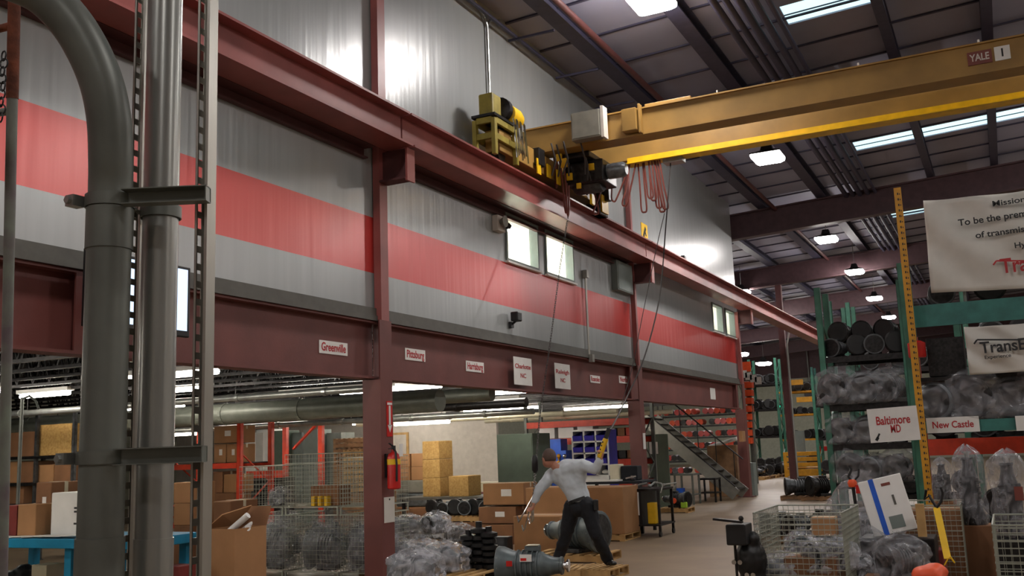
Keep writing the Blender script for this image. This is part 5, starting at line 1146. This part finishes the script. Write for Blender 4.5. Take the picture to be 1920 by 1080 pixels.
MB().bx(ca + .08, ca + .4, 17.92, 18.7, .23, .84).build('drawer_unit', 'black', t); MB().tube([(cb + .02, 17.95, .8), (cb + .08, 17.95, .95), (cb + .08, 18.75, .95), (cb + .02, 18.75, .8)], .013, 8).build('push_handle', 'galv', t, smooth=True)
o = MB().bx(cb - .28, cb - .12, 18.0, 18.2, .232, .62).build('yellow_container', 'yellow', bevel=.02); tag(o, 'yellow container on the lower tray of the black cart', 'container')
o = MB().bx(ca + .28, ca + .36, 17.9, 17.905, .4, .82).build('hanging_paper', 'white'); tag(o, 'narrow white paper hanging on the front of the black cart', 'paper')
for i in range(3):
    o = MB().tube([(0, 0, 0), (.1, 0, .05), (.22, .05, .07)], .02, 8).ball((0, 0, .02), .035).build('hand_tool', 'galv', world=False, smooth=True); o.location = (ca + .2 + .25 * i, 18.2 + .1 * i, .9); o.rotation_euler = (0, 0, R(70 * i)); tag(o, 'bright hand tool lying on top of the black cart, %s from the left' % ORD[i], 'tool', 'tools on the cart')
# blue bin shelf
YB2 = 21.0; a, b = at(1072, 808, y=YB2), at(1138, 808, y=YB2); z0 = at(1100, 893, y=YB2).z; w_ = b.x - a.x; h_ = a.z - z0
t = thing('bin_shelf', 'white bin shelf with rows of violet-blue bins behind the man', 'shelf', ((a.x + b.x) / 2, 21.3, 0))
mb = MB()
for i in range(4): x = a.x + w_ * i / 3; mb.bx(x - .02, x + .02, YB2, YB2 + .5, z0, a.z)
for j in range(5): z = z0 + h_ * j / 4; mb.bx(a.x, b.x, YB2, YB2 + .5, z - .02, z + .02)
mb.build('frame', 'white', t); MB().bx(a.x, b.x, YB2 + .5, YB2 + .52, 0, a.z).build('back_panel', 'bin', t); MB().bx(b.x + .021, b.x + .035, YB2, YB2 + .5, 0, a.z).build('side_panel', 'bin', t); MB().bx(a.x, b.x, YB2, YB2 + .5, 0, z0 - .02).build('base', 'white', t)
for j in range(4):
    for i in range(3):
        x0, z = a.x + w_ * i / 3 + .03, z0 + h_ * j / 4 + .022; x1 = x0 + w_ / 3 - .06
        if (j, i) == (0, 2): o = MB().ball(((x0 + x1) / 2, YB2 + .2, z + .06), (.1, .1, .05)).build('white_rag', 'white', smooth=True); tag(o, 'crumpled white rag in the lowest right slot of the bin shelf', 'rag'); continue
        o = MB().add([(x0, YB2 - .03, z), (x1, YB2 - .03, z), (x1, YB2 + .4, z), (x0, YB2 + .4, z), (x0, YB2 - .06, z + h_ * .11), (x1, YB2 - .06, z + h_ * .11), (x1, YB2 + .4, z + h_ * .19), (x0, YB2 + .4, z + h_ * .19)], [(0, 3, 2, 1), (0, 1, 5, 4), (1, 2, 6, 5), (2, 3, 7, 6), (3, 0, 4, 7)]).build('parts_bin', 'bin')
        tag(o, 'violet-blue parts bin, %s in the %s row of the white bin shelf' % (['left', 'middle', 'right'][i], ['bottom', 'second lowest', 'second highest', 'top'][j]), 'bin', 'bins on the bin shelf')
# orange rack behind the man with white bins and blue tub
YQ = 23.0; qz = [at(1100, v, y=YQ).z for v in (900, 862, 820, 787)]
rQ = rack('orange-red shelving behind the bin shelf and the workbench', at(985, 800, y=YQ).x, at(1200, 800, y=YQ).x, YQ, 1.0, qz, 3.0, 'galv_d', 'orange', pw=.08, beamh=.16)
for i in range(3): bxpx(1010 + 36 * i, 797, 1040 + 36 * i, 815, YQ + .05, .4, 'white', 'white_bin', 'white storage bin under the highest orange beam behind the man, %s from the left' % ORD[i], 'bin', z0=qz[2] + .005, group='white bins behind the man')
bxpx(1021, 824, 1052, 845, 22.2, .4, 'bluebox', 'blue_tub', 'bright blue tub on the shelf above the head of the man', 'tub')
st = bxpx(1019, 846, 1068, 1000, 22.1, .6, 'bluebox', 'blue_cabinet', 'blue tool cabinet with small fittings behind the head of the man', 'cabinet', z0=0)
for i in range(8):
    q = at(1026 + 11 * (i % 4), 855 + 12 * (i // 4), y=22.08); o = MB().ball((q.x, 22.06, q.z), (.05, .04, .05), 10, 6).lathe([(.02, -.09), (.03, -.05)], 8, Matrix.Translation((q.x, 22.06, q.z))).build('metal_fitting', 'chrome' if i % 2 else 'yel_rack', smooth=True); tag(o, 'small shiny fitting hung on the blue cabinet, %s in order' % ORD[i], 'fitting', 'fittings on the blue cabinet')
for lv_ in range(3):
    for i in range(3):
        px = 1148 + 16 * i; q = at(px, 800, y=YQ + .1); s_ = .14; o = MB().bx(q.x - s_, q.x + s_, YQ + .1, YQ + .6, qz[lv_] + .002, qz[lv_] + .2).build('orange_carton', ['card_d', 'orange', 'dark'][(i + lv_) % 3], bevel=.01); tag(o, 'small carton on the %s orange shelf left of the workbench column, %s from the left' % (['lowest', 'middle', 'upper'][lv_], ORD[i]), 'box', 'small cartons on the orange shelving')
# partition panel and small tables near the stairs
bxpx(1214, 815, 1262, 1000, 26, .06, 'board', 'partition_panel', 'pale green partition panel under the top of the stairs', 'panel', z0=0)
bxpx(1217, 829, 1234, 851, 25.98, .01, 'white', 'pinned_notice', 'white notice pinned on the pale green partition panel', 'notice', bevel=0)
q = at(1208, 812, x=-7.21); o = MB().bx(-7.216, -7.21, q.y - .1, q.y + .06, q.z - .35, q.z).build('column_tag', 'white'); tag(o, 'white paper tag hanging on the column behind the workbench', 'tag')
def table_px(px0, px1, py0, y, d, lab, m='galv_d'):
    a, b = at(px0, py0, y=y), at(px1, py0, y=y); t = thing('work_table', lab, 'table', ((a.x + b.x) / 2, y + d / 2, 0)); MB().bx(a.x, b.x, y, y + d, a.z - .05, a.z).build('table_top', m, t); MB().bx(a.x, b.x, y, y + d, .25, .28).build('lower_shelf', m, t)
    for x in (a.x + .03, b.x - .03):
        for yy in (y + .03, y + d - .03): MB().bx(x - .025, x + .025, yy - .025, yy + .025, 0, a.z - .05).build('leg', m, t)
    return a.z
tz = table_px(1262, 1299, 889, 27.2, .7, 'grey metal table under the stairs holding a blue bin'); bxpx(1264, 916, 1279, 925, 27.3, .3, 'bluebox', 'blue_bin', 'blue bin on the lower shelf of the grey table', 'bin', z0=.285)
tz2 = table_px(1308, 1341, 897, 28.2, .6, 'dark low table under the foot of the stairs', 'dark')
q = onfloor(1262, 962); place(PAL, (q.x, q.y + .3, 0), 0, 'small wooden pallet on the floor right of the black cart', None, (.7, .6, 1))
place(T_[0], (q.x, q.y + .3, .12), R(160), 'grey transmission on the small pallet right of the black cart', None, .95)
o = MB().lathe([(.07, 0), (.07, .03)], 14, Matrix.Translation((q.x + .05, q.y - .03, .3)) @ rotm('X', 90)).build('orange_disc', 'orange_b'); tag(o, 'orange round disc against the transmission right of the black cart', 'disc')
o = MB().bx(q.x + .2, q.x + .35, q.y, q.y + .12, .12, .26).build('lime_bag', 'limeg', bevel=.02); tag(o, 'lime yellow packet on the small pallet right of the black cart', 'packet')
# stairs
t = thing('staircase', 'grey steel staircase rising to the left under the end of the mezzanine', 'stairs', (-8.6, 29.5, 0))
sa_, sb_ = at(1212, 785, y=29.3), at(1385, 925, y=29.3); sb_.z = 0.15
sa_.x -= 0; dirn = (sb_ - sa_); L_ = dirn.length
for y in (29.0, 30.1): MB().bar((sa_.x, y, sa_.z), (sb_.x, y, sb_.z), .05, .34).build('stringer', 'stair', t)
n_ = 13
for i in range(n_):
    f_ = (i + .5) / n_; p = sa_.lerp(sb_, f_); MB().bx(p.x - .14, p.x + .14, 29.03, 30.07, p.z + .06, p.z + .09).build('tread', 'dark', t)
for y in (28.98, 30.12):
    mb = MB(); mb.tube([(sa_.x, y, sa_.z + 1.0 if y > 30 else sa_.z + .25), (sb_.x, y, sb_.z + (1.0 if y > 30 else .25))], .022, 8)
    mb.build('handrail', 'dark', t, smooth=True)
for i in range(5):
    p = sa_.lerp(sb_, (i + .5) / 5); MB().tube([(p.x, 30.12, p.z), (p.x, 30.12, p.z + 1.0)], .016, 6).build('baluster', 'dark', t, smooth=True)
bxpx(1399, 868, 1417, 935, 31.3, .4, 'elec', 'column_guard', 'grey upright box at the right foot of the last maroon column', 'guard', z0=0)
q = at(1388, 808, x=-7.2); o = MB().bx(-7.21, -7.1, q.y - .18, q.y + .18, q.z - .32, q.z).build('card_holder', 'card'); tag(o, 'tan cardboard holder fixed on the last maroon column', 'holder')
o = MB().tube([at(1330, 838, y=31.5), at(1382, 822, y=31.2)], .06, 8).build('pipe_bundle', 'white', smooth=True); tag(o, 'pale pipe lying on the stock behind the staircase', 'pipe')
st = bxpx(1325, 836, 1384, 900, 31.1, .8, 'wood_d', 'stock_crate', 'brown crate behind the staircase below the pale pipe', 'crate', z0=0)
# red bins on the racks behind the stairs
YV = 36.0; vx0, vx1 = at(1222, 800, y=YV).x, at(1386, 800, y=YV).x; vz = [at(1300, v, y=YV).z for v in (888, 864, 842, 820, 798, 778)]
rV = rack('grey shelving full of red and orange bins behind the staircase', vx0, vx1, YV, .9, vz, 4.2, 'galv_d', 'dark', pw=.07, beamh=.05)
for j, z in enumerate(vz):
    for i in range(15):
        x = vx0 + .15 + (vx1 - vx0 - .3) * i / 14
        if (i + j) % 7 == 6: continue
        m = ['redstrip', 'orange', 'redstrip', 'orange_b', 'dark'][(i * 3 + j) % 5] if j > 1 else ['dark', 'orange', 'redstrip', 'dark', 'iron'][(i * 3 + j) % 5]
        o = MB().tube([(x, YV + .02, z + .12), (x, YV + .5, z + .13)], .11, 12).build('parts_roll', m, smooth=True)
        tag(o, '%s roll on shelf %s of the red-filled shelving behind the stairs, %s along' % ('dark' if m in ('dark', 'iron') else 'red', ['lowest', 'second', 'third', 'fourth', 'fifth', 'highest'][j], ORD[i]), 'roll', 'rolls behind the staircase')
# orange bin tower and white tags just past the wall end
YT = 40.0
for i in range(8):
    q0, q1 = at(1394, 716 + 15 * i, y=YT), at(1410, 727 + 15 * i, y=YT); o = MB().bx(q0.x, q1.x, YT, YT + .4, q1.z, q0.z).build('orange_bin', 'orange_b', bevel=.02); tag(o, 'orange bin in the tall column past the end of the mezzanine, %s from the top' % ORD[i], 'bin', 'orange bin column')
q0, q1 = at(1392, 700, y=YT), at(1412, 840, y=YT)
t = thing('bin_rack', 'narrow rack frame holding the tall column of orange bins', 'rack', ((q0.x + q1.x) / 2, YT + .5, 0)); MB().bx(q0.x - .06, q0.x, YT + .1, YT + .2, 0, q0.z + .3).bx(q0.x, q1.x, YT + .42, YT + .46, 0, q0.z).build('frame', 'galv_d', t)
MB().bx(q1.x + .02, q1.x + .08, YT + .1, YT + .2, 0, q0.z + .3).build('upright', 'galv_d', t)
for i in range(4):
    q = at(1388 + 9 * i, 695 + 4 * i, y=YT - .2); o = MB().bx(q.x, q.x + .26, YT - .21, YT - .2, q.z - .3, q.z).build('white_tag', 'white'); tag(o, 'white tag hanging above the orange bin column, %s from the left' % ORD[i], 'tag', 'white tags above the orange bins')
q = at(1398, 690, y=YT); o = MB().bx(q.x - .2, q.x + .2, YT, YT + .05, q.z - .15, q.z + .25).build('orange_flag', 'orange_b'); tag(o, 'orange marker on top of the narrow bin rack', 'marker')
# far racks
k = 0
for (px0, px1, y, zs_, pm) in [(1412, 1462, 52, (.3, 1.9, 3.3, 4.6), 'green'), (1462, 1530, 58, (.3, 1.7, 3.1, 4.4), 'teal'), (1530, 1600, 44, (.3, 1.7, 3.1), 'green')]:
    x0, x1 = at(px0, 800, y=y).x, at(px1, 800, y=y).x
    rack(['far green rack just right of the orange bin column', 'farthest teal rack in front of the pale end wall', 'green rack behind the yellow guard, partly hidden'][k], x0, x1, y, 1.2, zs_, zs_[-1] + 1.3, pm, ['dark', 'yel_rack', 'dark'][k], pw=.12)
    for j, z in enumerate(zs_):
        fill([T_[1], T_[0]], x0 + .1, x1 - .1, y + .5, z, 6, 'dark transmission', '%s of %s' % (['lowest shelf', 'second shelf', 'third shelf', 'top shelf'][j], ['the far green rack', 'the farthest teal rack', 'green rack behind the guard'][k]), 'transmissions on the far racks', rot=90, sc=(.8, 1.2))
    k += 1
for i in range(6):
    q = at(1415 + 22 * i, 880 - 3 * i, z=0); q = at(1412 + 12 * i, 868, y=44 + i); place(PALD if i % 2 else PAL, (q.x, 44 + i, 0), 0, 'pallet on the floor in the far aisle, %s from the left' % ORD[i], 'far aisle pallets')
    place(T_[i % 2], (q.x, 44 + i, .12), R(60 * i), 'dark casting on a pallet in the far aisle, %s from the left' % ORD[i], 'far aisle castings', 1.15)
q = at(1458, 762, y=57.5); t = thing('green_signal', 'small glowing green light on the far rack', 'signal lamp', (q.x, 57.6, q.z)); MB().bx(q.x - .16, q.x + .16, 57.6, 57.72, q.z - .13, q.z + .13).build('housing', 'dark', t); MB().ball((q.x, 57.58, q.z), (.13, .04, .12)).build('lens', 'exitg', t, smooth=True)
for i, (px, py) in enumerate([(1490, 716), (1508, 748)]): bxpx(px - 15, py - 3, px + 15, py + 5, 57 - i, .2, 'yel_rack', 'yellow_beam', 'short yellow beam far back near the lone column, %s' % ['upper', 'lower'][i], 'beam')
bxpx(1506, 716, 1528, 742, 77.3, .69, 'dark', 'unit_heater', 'dark square heater unit high on the pale end wall', 'heater')
q = at(1516, 712, y=77.4); o = MB().tube([(q.x, 77.6, q.z - .2), (q.x, 77.6, q.z + 2.8)], .06, 8).build('vent_pipe', 'galv', smooth=True); tag(o, 'bright vent pipe above the dark heater unit', 'pipe')
# rows behind the right-hand racks, seen through their gaps
y = 25.5; x0 = at(1600, 700, y=y).x; rack('green rack in the row behind the tall green rack', x0, x0 + 2.6, y, 1.1, (.3, 1.8, 3.3), 5.0, 'green', 'dark', pw=.1)
for j, z in enumerate((.3, 1.8, 3.3)): fill([T_[1], T_[0]], x0 + .1, x0 + 2.5, y + .5, z, 4, 'dark transmission', '%s shelf of the rack behind the tall green rack' % ['lower', 'middle', 'top'][j], 'transmissions in the back row', rot=90, sc=(1, 1.2))
rack('green rack directly behind the New Castle rack', -.6, 2.2, 18.2, 1.1, (.3, 1.7, 3.1), 3.6, 'green', 'dark', pw=.1)
for j, z in enumerate((.3, 1.7, 3.1)): fill([T_[1], T_[0]], -.5, 2.1, 18.7, z, 4, 'dark transmission', '%s shelf of the rack behind New Castle' % ['lower', 'middle', 'top'][j], 'transmissions behind the New Castle rack', rot=90, sc=(1, 1.2))

# ================================================================ PILE BESIDE THE MAN
pile = [(757, 1012, .14, 1, .85, 60), (790, 1008, .14, 2, .85, 20), (826, 1010, .14, 0, .85, -20), (860, 1016, .14, 0, .8, 40), (752, 1052, .14, 0, .8, 0), (790, 1062, .14, 1, .9, 15), (836, 1070, .14, 2, .95, -10), (768, 1000, .44, 2, .75, 10), (818, 1000, .44, 1, .8, 80), (780, 1100, .14, 1, 1.05, 0)]
for i, (px, py, z, k_, s_, rz_2) in enumerate(pile):
    p = at(px, py, z=z); 
    if p.y > 16.3: p = at(px, py, y=16.3)
    place(TW[k_ % 3], (p.x, p.y, max(z, .12)), R(rz_2), 'bagged silver-grey transmission in the pile by the extinguisher column, %s' % ['back row leftmost', 'back row second', 'back row third', 'back row rightmost', 'front row leftmost', 'front row second', 'front row third', 'left top', 'middle top', 'front row rightmost'][i], 'bagged pile by the column', s_)
for i, (px, py) in enumerate([(765, 1025), (830, 1018), (880, 1028), (770, 1075), (840, 1090)]):
    p = at(px, py, z=0); place(PALD if i % 2 else PAL, (p.x, min(p.y, 16.0), 0), 0, 'pallet under the bagged pile beside the extinguisher column, %s' % ['back left', 'back middle', 'back right', 'front left', 'front right'][i], 'pallets under the bagged pile')
# black gear train and grey transmissions in front of the man
for i, (px, py, h) in enumerate([(880, 1052, .5), (900, 1060, .62), (918, 1052, .55)]):
    p = at(px, py + 30, z=0); p = Vector((p.x, 12.2, 0)); q = at(px, py, y=p.y); h *= .95
    mb = MB()
    for k in range(6): z = .1 + k * h * .16; mb.lathe([(.05, z), (.1 + .02 * (k % 2), z + .02), (.1 + .02 * (k % 2), z + .07), (.05, z + .09)], 16, Matrix.Translation((q.x, p.y, 0)))
    t = thing('gear_stack', 'upright black gear stack at the bottom edge left of the man, %s from the left' % ORD[i], 'gear stack', (q.x, p.y, 0), 'black gear stacks'); mb.lathe([(.045, .0), (.045, h + .15)], 12, Matrix.Translation((q.x, p.y, 0))).build('gears', 'black', t, smooth=True)
    MB().lathe([(.14, 0), (.14, .08)], 16, Matrix.Translation((q.x, p.y, 0))).build('base', 'dark', t)
p = at(1000, 1094, z=.15); tr = make_trans(.82, .46, 'iron_g', 51, 'iron_g', label='grey transmission with a red and white sticker at the bottom edge left of the man'); tr.location = (p.x, p.y, .12); tr.rotation_euler = (0, 0, R(12))
MB().bx(-.1, .04, -.215, -.205, .3, .38).build('sticker', 'white', tr, world=False); MB().bx(-.09, -.02, -.218, -.2152, .31, .34).bx(-.26, -.19, -.222, -.21, .25, .31).build('red_print', 'redstrip', tr, world=False)
MB().bx(-.06, .08, -.06, .08, .461, .468).build('paper_tag', 'tube', tr, world=False)
place(PALD, (p.x, p.y, 0), R(8), 'worn pallet under the grey transmission with the sticker', None, (.95, .6, 1))
p = at(1075, 1040, z=.15); tr = make_trans(1.0, .62, 'iron_g', 52, 'iron', label='large grey-green transmission lying behind the legs of the man'); p.y = 14.3; p.x = at(1078, 1030, y=14.3).x; tr.location = (p.x, p.y, .12); tr.rotation_euler = (0, 0, R(165))
place(PAL, (p.x, p.y, 0), 0, 'wooden pallet under the large transmission behind the man', None, (1.1, .8, 1))
MB().bx(-.35, -.2, .15, .25, .6, .61).build('paper_tag', 'tube', tr, world=False)

# ================================================================ THE MAN
def A(px, py, d): return at(px, py, d=d)
def limb(mb, pts, rs, n=14):
    """tapered limb with round joints"""
    for i in range(len(pts) - 1):
        a, b = pts[i], pts[i + 1]; k = 5
        mb.tube([a.lerp(b, j / k) for j in range(k + 1)], [rs[i] + (rs[i + 1] - rs[i]) * j / k for j in range(k + 1)], n)
    for p_, r_ in zip(pts, rs): mb.ball(p_, r_, 14, 10)
    return mb
PDm = 13.2
neck = A(1046, 877, 13.2); head = A(1029, 861, 13.22); chest = A(1065, 895, 13.25); mid_ = A(1078, 916, 13.2); pelv = A(1087, 942, 13.15)
sl, sr = A(1036, 888, 13.35), A(1092, 872, 13.1)
el, wl, hl_ = A(1014, 914, 13.2), A(1001, 943, 13.15), A(999, 954, 13.2)
er, wr, hr_ = A(1115, 880, 12.95), A(1126, 862, 12.9), A(1129, 851, 12.9)
hpl, hpr = A(1073, 950, 13.2), A(1101, 948, 13.05)
kl, kr = A(1062, 1002, 13.25), A(1117, 1000, 12.95)
fl_, fr_ = at(1046, 1050, z=.2), at(1141, 1050, z=.2)
man = thing('person', 'man in grey shirt and dark trousers bending over and pulling the lifting chain', 'person', (pelv.x, pelv.y, .12))
RX, UPV, FW = rt.copy(), Vector((0, 0, 1)), fw.copy()
body = MB()
limb(body, [neck + Vector((0, 0, -.02)), head], [.058, .055]); hd = head + Vector((0, 0, .005))
face = (A(1010, 866, 13.35) - head).normalized()      # looks down to the left and away
body.ball(hd, (.088, .1, .12), 18, 14); body.ball(hd + face * .035 + Vector((0, 0, -.045)), (.06, .07, .065), 14, 10)
body.ball(hd + face * .095 + Vector((0, 0, -.02)), (.016, .016, .024), 8, 6)
sidev = face.cross(UPV).normalized()
for s_ in (-1, 1):
    body.ball(hd + sidev * s_ * .092 + Vector((0, 0, -.01)), (.016, .022, .034), 8, 6)
limb(body, [chest, mid_, pelv], [.13, .125, .12]); limb(body, [sl, el, wl], [.055, .042, .028]); limb(body, [sr, er, wr], [.055, .042, .028])
limb(body, [chest, sl], [.1, .06]); limb(body, [chest, sr], [.1, .06])
limb(body, [hpl, kl, fl_], [.085, .058, .042]); limb(body, [hpr, kr, fr_], [.085, .058, .042])
def hand(mb, w_, h_, out, curl):
    """palm, four bent fingers of unequal length and a thumb leaving its side"""
    d = (h_ - w_).normalized(); s_ = d.cross(out).normalized(); p0 = w_ + d * .035
    for k in range(4):
        mb.tube([w_ + s_ * (.01 * (k - 1.5)), w_ + d * .085 + s_ * (.02 * (k - 1.5))], [.018, .014], 8)
    for k, ln in enumerate((.068, .078, .074, .06)):
        b0 = w_ + d * .085 + s_ * (.02 * (k - 1.5)); c = out * curl
        p1 = b0 + d * ln * .42 + c * ln * .3; p2 = p1 + d * ln * .1 + c * ln * .45; p3 = p2 - d * ln * .15 + c * ln * .28
        mb.tube([b0, p1, p2, p3], [.0105, .0095, .009, .0075], 8); [mb.ball(q_, .0095, 8, 6) for q_ in (b0, p1, p2)]
    t0 = w_ + d * .03 + s_ * -.035; t1 = t0 + d * .035 - s_ * .022 + out * curl * .015; t2 = t1 + d * .028 + out * curl * .028
    mb.tube([w_ + d * .02, t0, t1, t2], [.014, .013, .0115, .009], 8); mb.ball(t1, .0115, 8, 6)
hand(body, wl, hl_, -RX, 1); hand(body, wr, hr_, Vector((-.5, -.4, 0)).normalized(), 1)
lump(body, 'body', 'skin', man, .0065, sm=2)
# hair, glasses, clothes
hair = MB().ball(hd + Vector((0, 0, .02)) - face * .012, (.094, .106, .117), 20, 14); ho = hair.build('hair', 'hair', man, smooth=2)
bm_drop = [v for v in ho.data.vertices]
hme = ho.data; import bmesh
bm = bmesh.new(); bm.from_mesh(hme); off = woff(man)
bmesh.ops.delete(bm, geom=[v for v in bm.verts if (v.co + off - hd).dot(face) > .035 and (v.co + off - hd).z < .07 or (v.co + off - hd).z < -.05], context='VERTS'); bm.to_mesh(hme); bm.free()
sdm = ho.modifiers.new('thick', 'SOLIDIFY'); sdm.thickness = .008
ey = hd + face * .088 + Vector((0, 0, .01))
gm = MB()
for s_ in (-1, 1):
    c_ = ey + sidev * s_ * .03; gm.tube([c_ + sidev * .02 * math.cos(a_) + Vector((0, 0, .016 * math.sin(a_))) for a_ in [i * math.pi / 5 for i in range(11)]], .0025, 5, cap=False)
    gm.tube([c_ + sidev * s_ * .02, hd + sidev * s_ * .094 + Vector((0, 0, .01))], .0025, 5)
gm.tube([ey - sidev * .01, ey + sidev * .01], .0025, 5); gm.build('glasses', 'chrome', man)
for s_ in (-1, 1): MB().ball(hd + face * .083 + sidev * s_ * .03 + Vector((0, 0, .01)), .009, 8, 6).build('eye', 'hair', man, smooth=True)
MB().ball(hd + face * .09 + Vector((0, 0, -.06)), (.02, .02, .006), 8, 6).build('mouth', 'card_r', man, smooth=True)
sh = MB(); limb(sh, [neck + Vector((0, 0, -.035)), chest], [.07, .15]); limb(sh, [chest, mid_, pelv + Vector((0, 0, .03))], [.17, .168, .15])
cs = (sl + sr) / 2; limb(sh, [sl, cs, sr], [.085, .14, .09]); limb(sh, [sl, mid_], [.08, .13]); limb(sh, [sr, mid_], [.08, .13])
limb(sh, [sl, el, wl.lerp(el, .12)], [.086, .072, .05]); limb(sh, [sr, er, wr.lerp(er, .12)], [.086, .068, .047])
lump(sh, 'shirt', 'shirt', man, .016, sm=5, disp=.014)
tr_ = MB(); limb(tr_, [pelv + Vector((0, 0, .0)), (hpl + hpr) / 2], [.145, .14]); limb(tr_, [hpl, kl, fl_ + Vector((0, 0, .0))], [.118, .088, .075]); limb(tr_, [hpr, kr, fr_ + Vector((0, 0, .0))], [.118, .088, .075])
lump(tr_, 'trousers', 'trouser', man, .016, sm=5, disp=.014)
be = MB(); axb = (mid_ - pelv).normalized(); m_ = Matrix.Translation(pelv + axb * .035) @ axb.to_track_quat('Z', 'Y').to_matrix().to_4x4() @ Matrix.Diagonal((1.08, .98, 1, 1))
be.lathe([(.152, -.02), (.158, -.02), (.158, .02), (.152, .02)], 28, m_, cap=False).build('belt', 'black', man, smooth=True)
q = A(1117, 944, 12.95); MB().bx(q.x - .03, q.x + .03, q.y - .03, q.y + .03, q.z - .09, q.z + .05).build('phone_pouch', 'black', man, bevel=.012)
for c_, dx in ((fl_, -1), (fr_, 1)):
    fd = Vector((dx * .55, -.5 if dx > 0 else .5, 0)).normalized(); z = .125; mb = MB()
    base = Vector((c_.x, c_.y, z + .045)); mb.ball(base - fd * .03, (.05, .05, .045)); mb.ball(base + fd * .06, (.055, .055, .04)); mb.ball(base + fd * .14, (.05, .05, .03)); mb.tube([base, base + Vector((0, 0, .08))], [.05, .055], 12)
    lump(mb, 'shoe', 'black', man, .012)
for i, (c_, rz_3, lb) in enumerate([(fl_, 10, 'wooden pallet under the left foot of the man'), (fr_, -5, 'wooden pallet under the right foot of the man')]):
    place(PAL, (c_.x + (.12 if i == 0 else -.1), c_.y - .05, 0), R(rz_3), lb, None, (.5, .6, 1.02))
